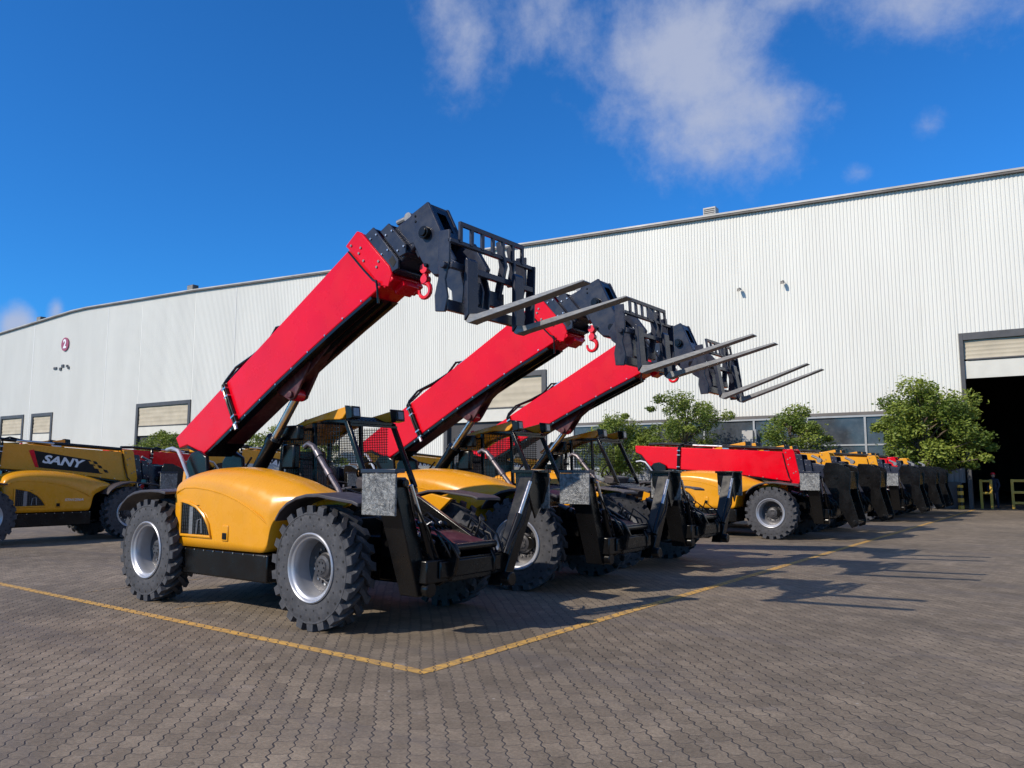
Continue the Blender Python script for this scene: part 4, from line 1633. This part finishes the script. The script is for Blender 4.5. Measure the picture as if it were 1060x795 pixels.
# ------------------------------------------------------------------ trees
def make_tree(x, y, h, w, base, label, seed, group="trees along the factory wall", nleaf=9000, leaf=.15, kindmat=None):
    rnd = random.Random(seed)
    root = empty("tree", (x, y, 0))
    tag(root, label, "tree", group)
    t = MB()
    zc = base + (h - base) * .5
    t.tube([(0, 0, 0), (.04, .02, base * .5), (-.03, 0, base), (.02, .03, zc), (.0, 0, h - .5)], .13, 8, .03)
    clumps = []
    nc = int(30 + w * 10)
    for i in range(nc):
        a = rnd.uniform(0, 2 * math.pi)
        v = -1 + 2 * ((i * .618034) % 1.0)
        rr = (1 - abs(v) ** 2.6) ** .5 * (rnd.uniform(.35, 1.0) if i % 5 else rnd.uniform(1.0, 1.22))
        wob = .8 + .35 * noise.noise(Vector((math.cos(a) * 1.3 + seed, math.sin(a) * 1.3, v * 1.3)))
        c = Vector((math.cos(a) * rr * w * wob * .86, math.sin(a) * rr * w * .75 * wob, zc + v * (h - base) * .5 * wob))
        clumps.append((c, (rnd.uniform(.40, .72) if i % 5 else rnd.uniform(.22, .38)) * (.8 + w * .1)))
        if i % 2 == 0:
            st = Vector((0, 0, max(base * .8, c.z - rnd.uniform(.6, 1.4))))
            mid = (st + c) / 2 + Vector((0, 0, .15))
            t.tube([st, mid, c], .05, 5, .012)
    t.build("trunk", M['bark'], root)
    vs, fs, tint = [], [], []
    per = nleaf // nc
    for (c, cr) in clumps:
        ct = rnd.uniform(-.38, .32)
        for k in range(per):
            d = Vector((rnd.gauss(0, 1), rnd.gauss(0, 1), rnd.gauss(0, .8)))
            d = d.normalized() * cr * rnd.uniform(.35, 1.0) ** .6
            d.z *= .72
            if rnd.random() < .06:
                d *= 1.45
            p = c + d
            L_ = leaf * rnd.uniform(.6, 1.25)
            ax = Vector((rnd.gauss(0, 1), rnd.gauss(0, 1), rnd.gauss(0, .5) - .15)).normalized()
            nrm = (d.normalized() * .8 + Vector((rnd.gauss(0, .6), rnd.gauss(0, .6), .5 + rnd.gauss(0, .5)))).normalized()
            sd = ax.cross(nrm)
            if sd.length < 1e-3:
                continue
            sd.normalize()
            b0 = len(vs)
            vs += [p - ax * L_ * .5, p + sd * L_ * .24 + nrm * .01, p + ax * L_ * .5, p - sd * L_ * .24 + nrm * .01]
            fs.append((b0, b0 + 1, b0 + 2, b0 + 3))
            tint.append(min(1, max(0, .5 + ct + rnd.gauss(0, .22))))
    me = bpy.data.meshes.new("crown")
    me.from_pydata([tuple(v) for v in vs], [], fs)
    at = me.attributes.new("leaf_tint", 'FLOAT', 'FACE')
    at.data.foreach_set("value", tint)
    me.materials.append(M['leaf'])
    o = bpy.data.objects.new("crown", me)
    COL.objects.link(o)
    o.parent = root
    return root


make_tree(-6.6, 40.9, 6.0, 3.25, 1.55, "largest tree beside the open factory door", 3, nleaf=24000, leaf=.18)
make_tree(-12.6, 40.3, 5.15, 2.05, 1.4, "round tree in front of the window band beyond the lowered red boom", 4, nleaf=13000)
make_tree(-17.9, 39.5, 6.15, 2.9, 1.4, "open-crowned tree under the tips of the lowest forks", 5, nleaf=15500)
make_tree(-21.9, 39.3, 5.05, 2.9, 1.3, "low tree left of the open-crowned one", 6, nleaf=15500)
make_tree(-66.8, 38.0, 5.6, 3.8, 1.4, "bushy tree before the roller door at the left of the nearest boom", 8, nleaf=9000, leaf=.22)
make_tree(-47.0, 38.0, 5.6, 3.0, 1.4, "tree glimpsed under the nearest raised boom", 9, nleaf=7000, leaf=.2)
make_tree(-52.5, 38.5, 5.3, 3.0, 1.4, "tree glimpsed left of the lift cylinder of the nearest telehandler", 10, nleaf=7000, leaf=.2)

# ------------------------------------------------------------------ things at the big door
gr = empty("guard_rail", facmat(3.3, .9, 0), WANG)
tag(gr, "yellow tubular guard rail inside the open factory door", "guard rail")
mb = MB()
for z in (1.35, .8, .3):
    mb.box(-1.5, 3.2, -.04, .04, z - .06, z + .06)
mb.build("rail", M['rail'], gr, bevel=.01)
for x in (-1.5, .9, 3.2):
    mb = MB()
    mb.box(x - .06, x + .06, -.055, .055, 0, 1.42)
    mb.build("post", M['rail'], gr, bevel=.01)
gr = empty("guard_rail", facmat(.75, .9, 0), WANG)
tag(gr, "short yellow guard rail post frame next to the door jamb", "guard rail")
mb = MB()
mb.box(-.3, -.18, -.05, .05, 0, 1.4).box(.12, .24, -.05, .05, 0, 1.4)
mb.build("post", M['rail'], gr, bevel=.01)
mb = MB()
mb.box(-.18, .12, -.04, .04, 1.28, 1.38).box(-.18, .12, -.04, .04, .7, .8)
mb.build("rail", M['rail'], gr, bevel=.01)

bo = empty("striped_bollard", facmat(-.28, -.45, 0), WANG)
tag(bo, "yellow and black striped bollard at the corner of the door", "bollard")
mb = MB()
mb.cyl((0, 0, 0), (0, 0, 1.15), .13, n=16)
mb.lathe([(0, 0)], 3) if False else None
mb.build("post", M['rail'], bo, bevel=.02)
for i in range(3):
    mb = MB()
    mb.cyl((0, 0, .18 + i * .34), (0, 0, .34 + i * .34), .134, n=16)
    mb.build("black_band", M['black'], bo)


def make_person(loc, rz):
    """standing worker in dark overalls: one skinned body with helmet and shoes"""
    root = empty("person", loc, rz)
    tag(root, "person in dark navy overalls and red helmet standing in the open door", "person")
    V = [(0, 0, .98), (0, 0, 1.12), (0, 0, 1.32), (0, 0, 1.43), (0, .01, 1.50), (0, .01, 1.60),
         (.10, 0, .90), (.12, .01, .50), (.13, -.01, .10), (.13, .13, .04),
         (-.10, 0, .90), (-.13, .02, .50), (-.15, -.01, .10), (-.16, .12, .04),
         (.19, 0, 1.38), (.24, -.02, 1.12), (.22, .12, .92), (.21, .18, .84),
         (-.19, 0, 1.38), (-.25, -.02, 1.12), (-.22, .10, .92), (-.21, .16, .84)]
    Rr = [.15, .14, .16, .09, .055, .085, .10, .075, .055, .045, .10, .075, .055, .045, .065, .052, .04, .038, .065, .052, .04, .038]
    E_ = [(0, 1), (1, 2), (2, 3), (3, 4), (4, 5), (0, 6), (6, 7), (7, 8), (8, 9), (0, 10), (10, 11), (11, 12), (12, 13), (2, 14), (14, 15), (15, 16), (16, 17), (2, 18), (18, 19), (19, 20), (20, 21)]
    me = bpy.data.meshes.new("body")
    me.from_pydata(V, E_, [])
    o = bpy.data.objects.new("body", me)
    COL.objects.link(o)
    o.parent = root
    me.skin_vertices.new(name="skin") if hasattr(me.skin_vertices, "new") else None
    md = o.modifiers.new("skin", 'SKIN')
    if not me.skin_vertices:
        bm = bmesh.new()
        bm.from_mesh(me)
        lay = bm.verts.layers.skin.verify()
        for i, v in enumerate(bm.verts):
            v[lay].radius = (Rr[i], Rr[i])
            v[lay].use_root = (i == 0)
        bm.to_mesh(me)
        bm.free()
    else:
        for i, sv in enumerate(me.skin_vertices[0].data):
            sv.radius = (Rr[i], Rr[i])
            sv.use_root = (i == 0)
    ss = o.modifiers.new("sub", 'SUBSURF')
    ss.levels = 2
    ss.render_levels = 2
    me.materials.append(surf("navy_overalls", (.018, .022, .045), .8, var=.25, vscale=8))
    skin = surf("skin", (.42, .25, .17), .55, var=.08)
    h = MB()
    for i in range(7):
        a0 = math.pi * i / 6
    h.M = Matrix.Translation((0, .015, 1.60)) @ Matrix.Scale(1.22, 4, (0, 0, 1)) @ Matrix.Rotation(R(90), 4, 'X')
    h.lathe([(.0, .092), (.05, .078), (.08, .045), (.088, 0), (.080, -.045), (.052, -.08), (.0, -.095)], 16)
    h.M = None
    h.add([(-.013, .10, 1.59), (.013, .10, 1.59), (0, .125, 1.585), (0, .10, 1.63)], [(0, 1, 2), (0, 2, 3), (1, 3, 2)])
    h.build("head", skin, root, smooth=60)
    k = MB()
    k.M = Matrix.Translation((0, .01, 1.655)) @ Matrix.Rotation(R(90), 4, 'X')
    k.lathe([(.0, .10), (.05, .09), (.09, .058), (.108, .012), (.112, .0), (.135, -.005), (.11, -.01)], 20)
    k.M = None
    k.build("helmet", M['redhook'], root, smooth=60)
    return root


make_person(facmat(1.02, 1.5, 0), R(160))

# wire-mesh stillage inside the hall and the machine parked in the dark
place(low_red, facmat(4.2, 7.0, 0).x, facmat(4.2, 7.0, 0).y, R(-86), "dark telehandler parked inside the hall behind the guard rail", None, False)
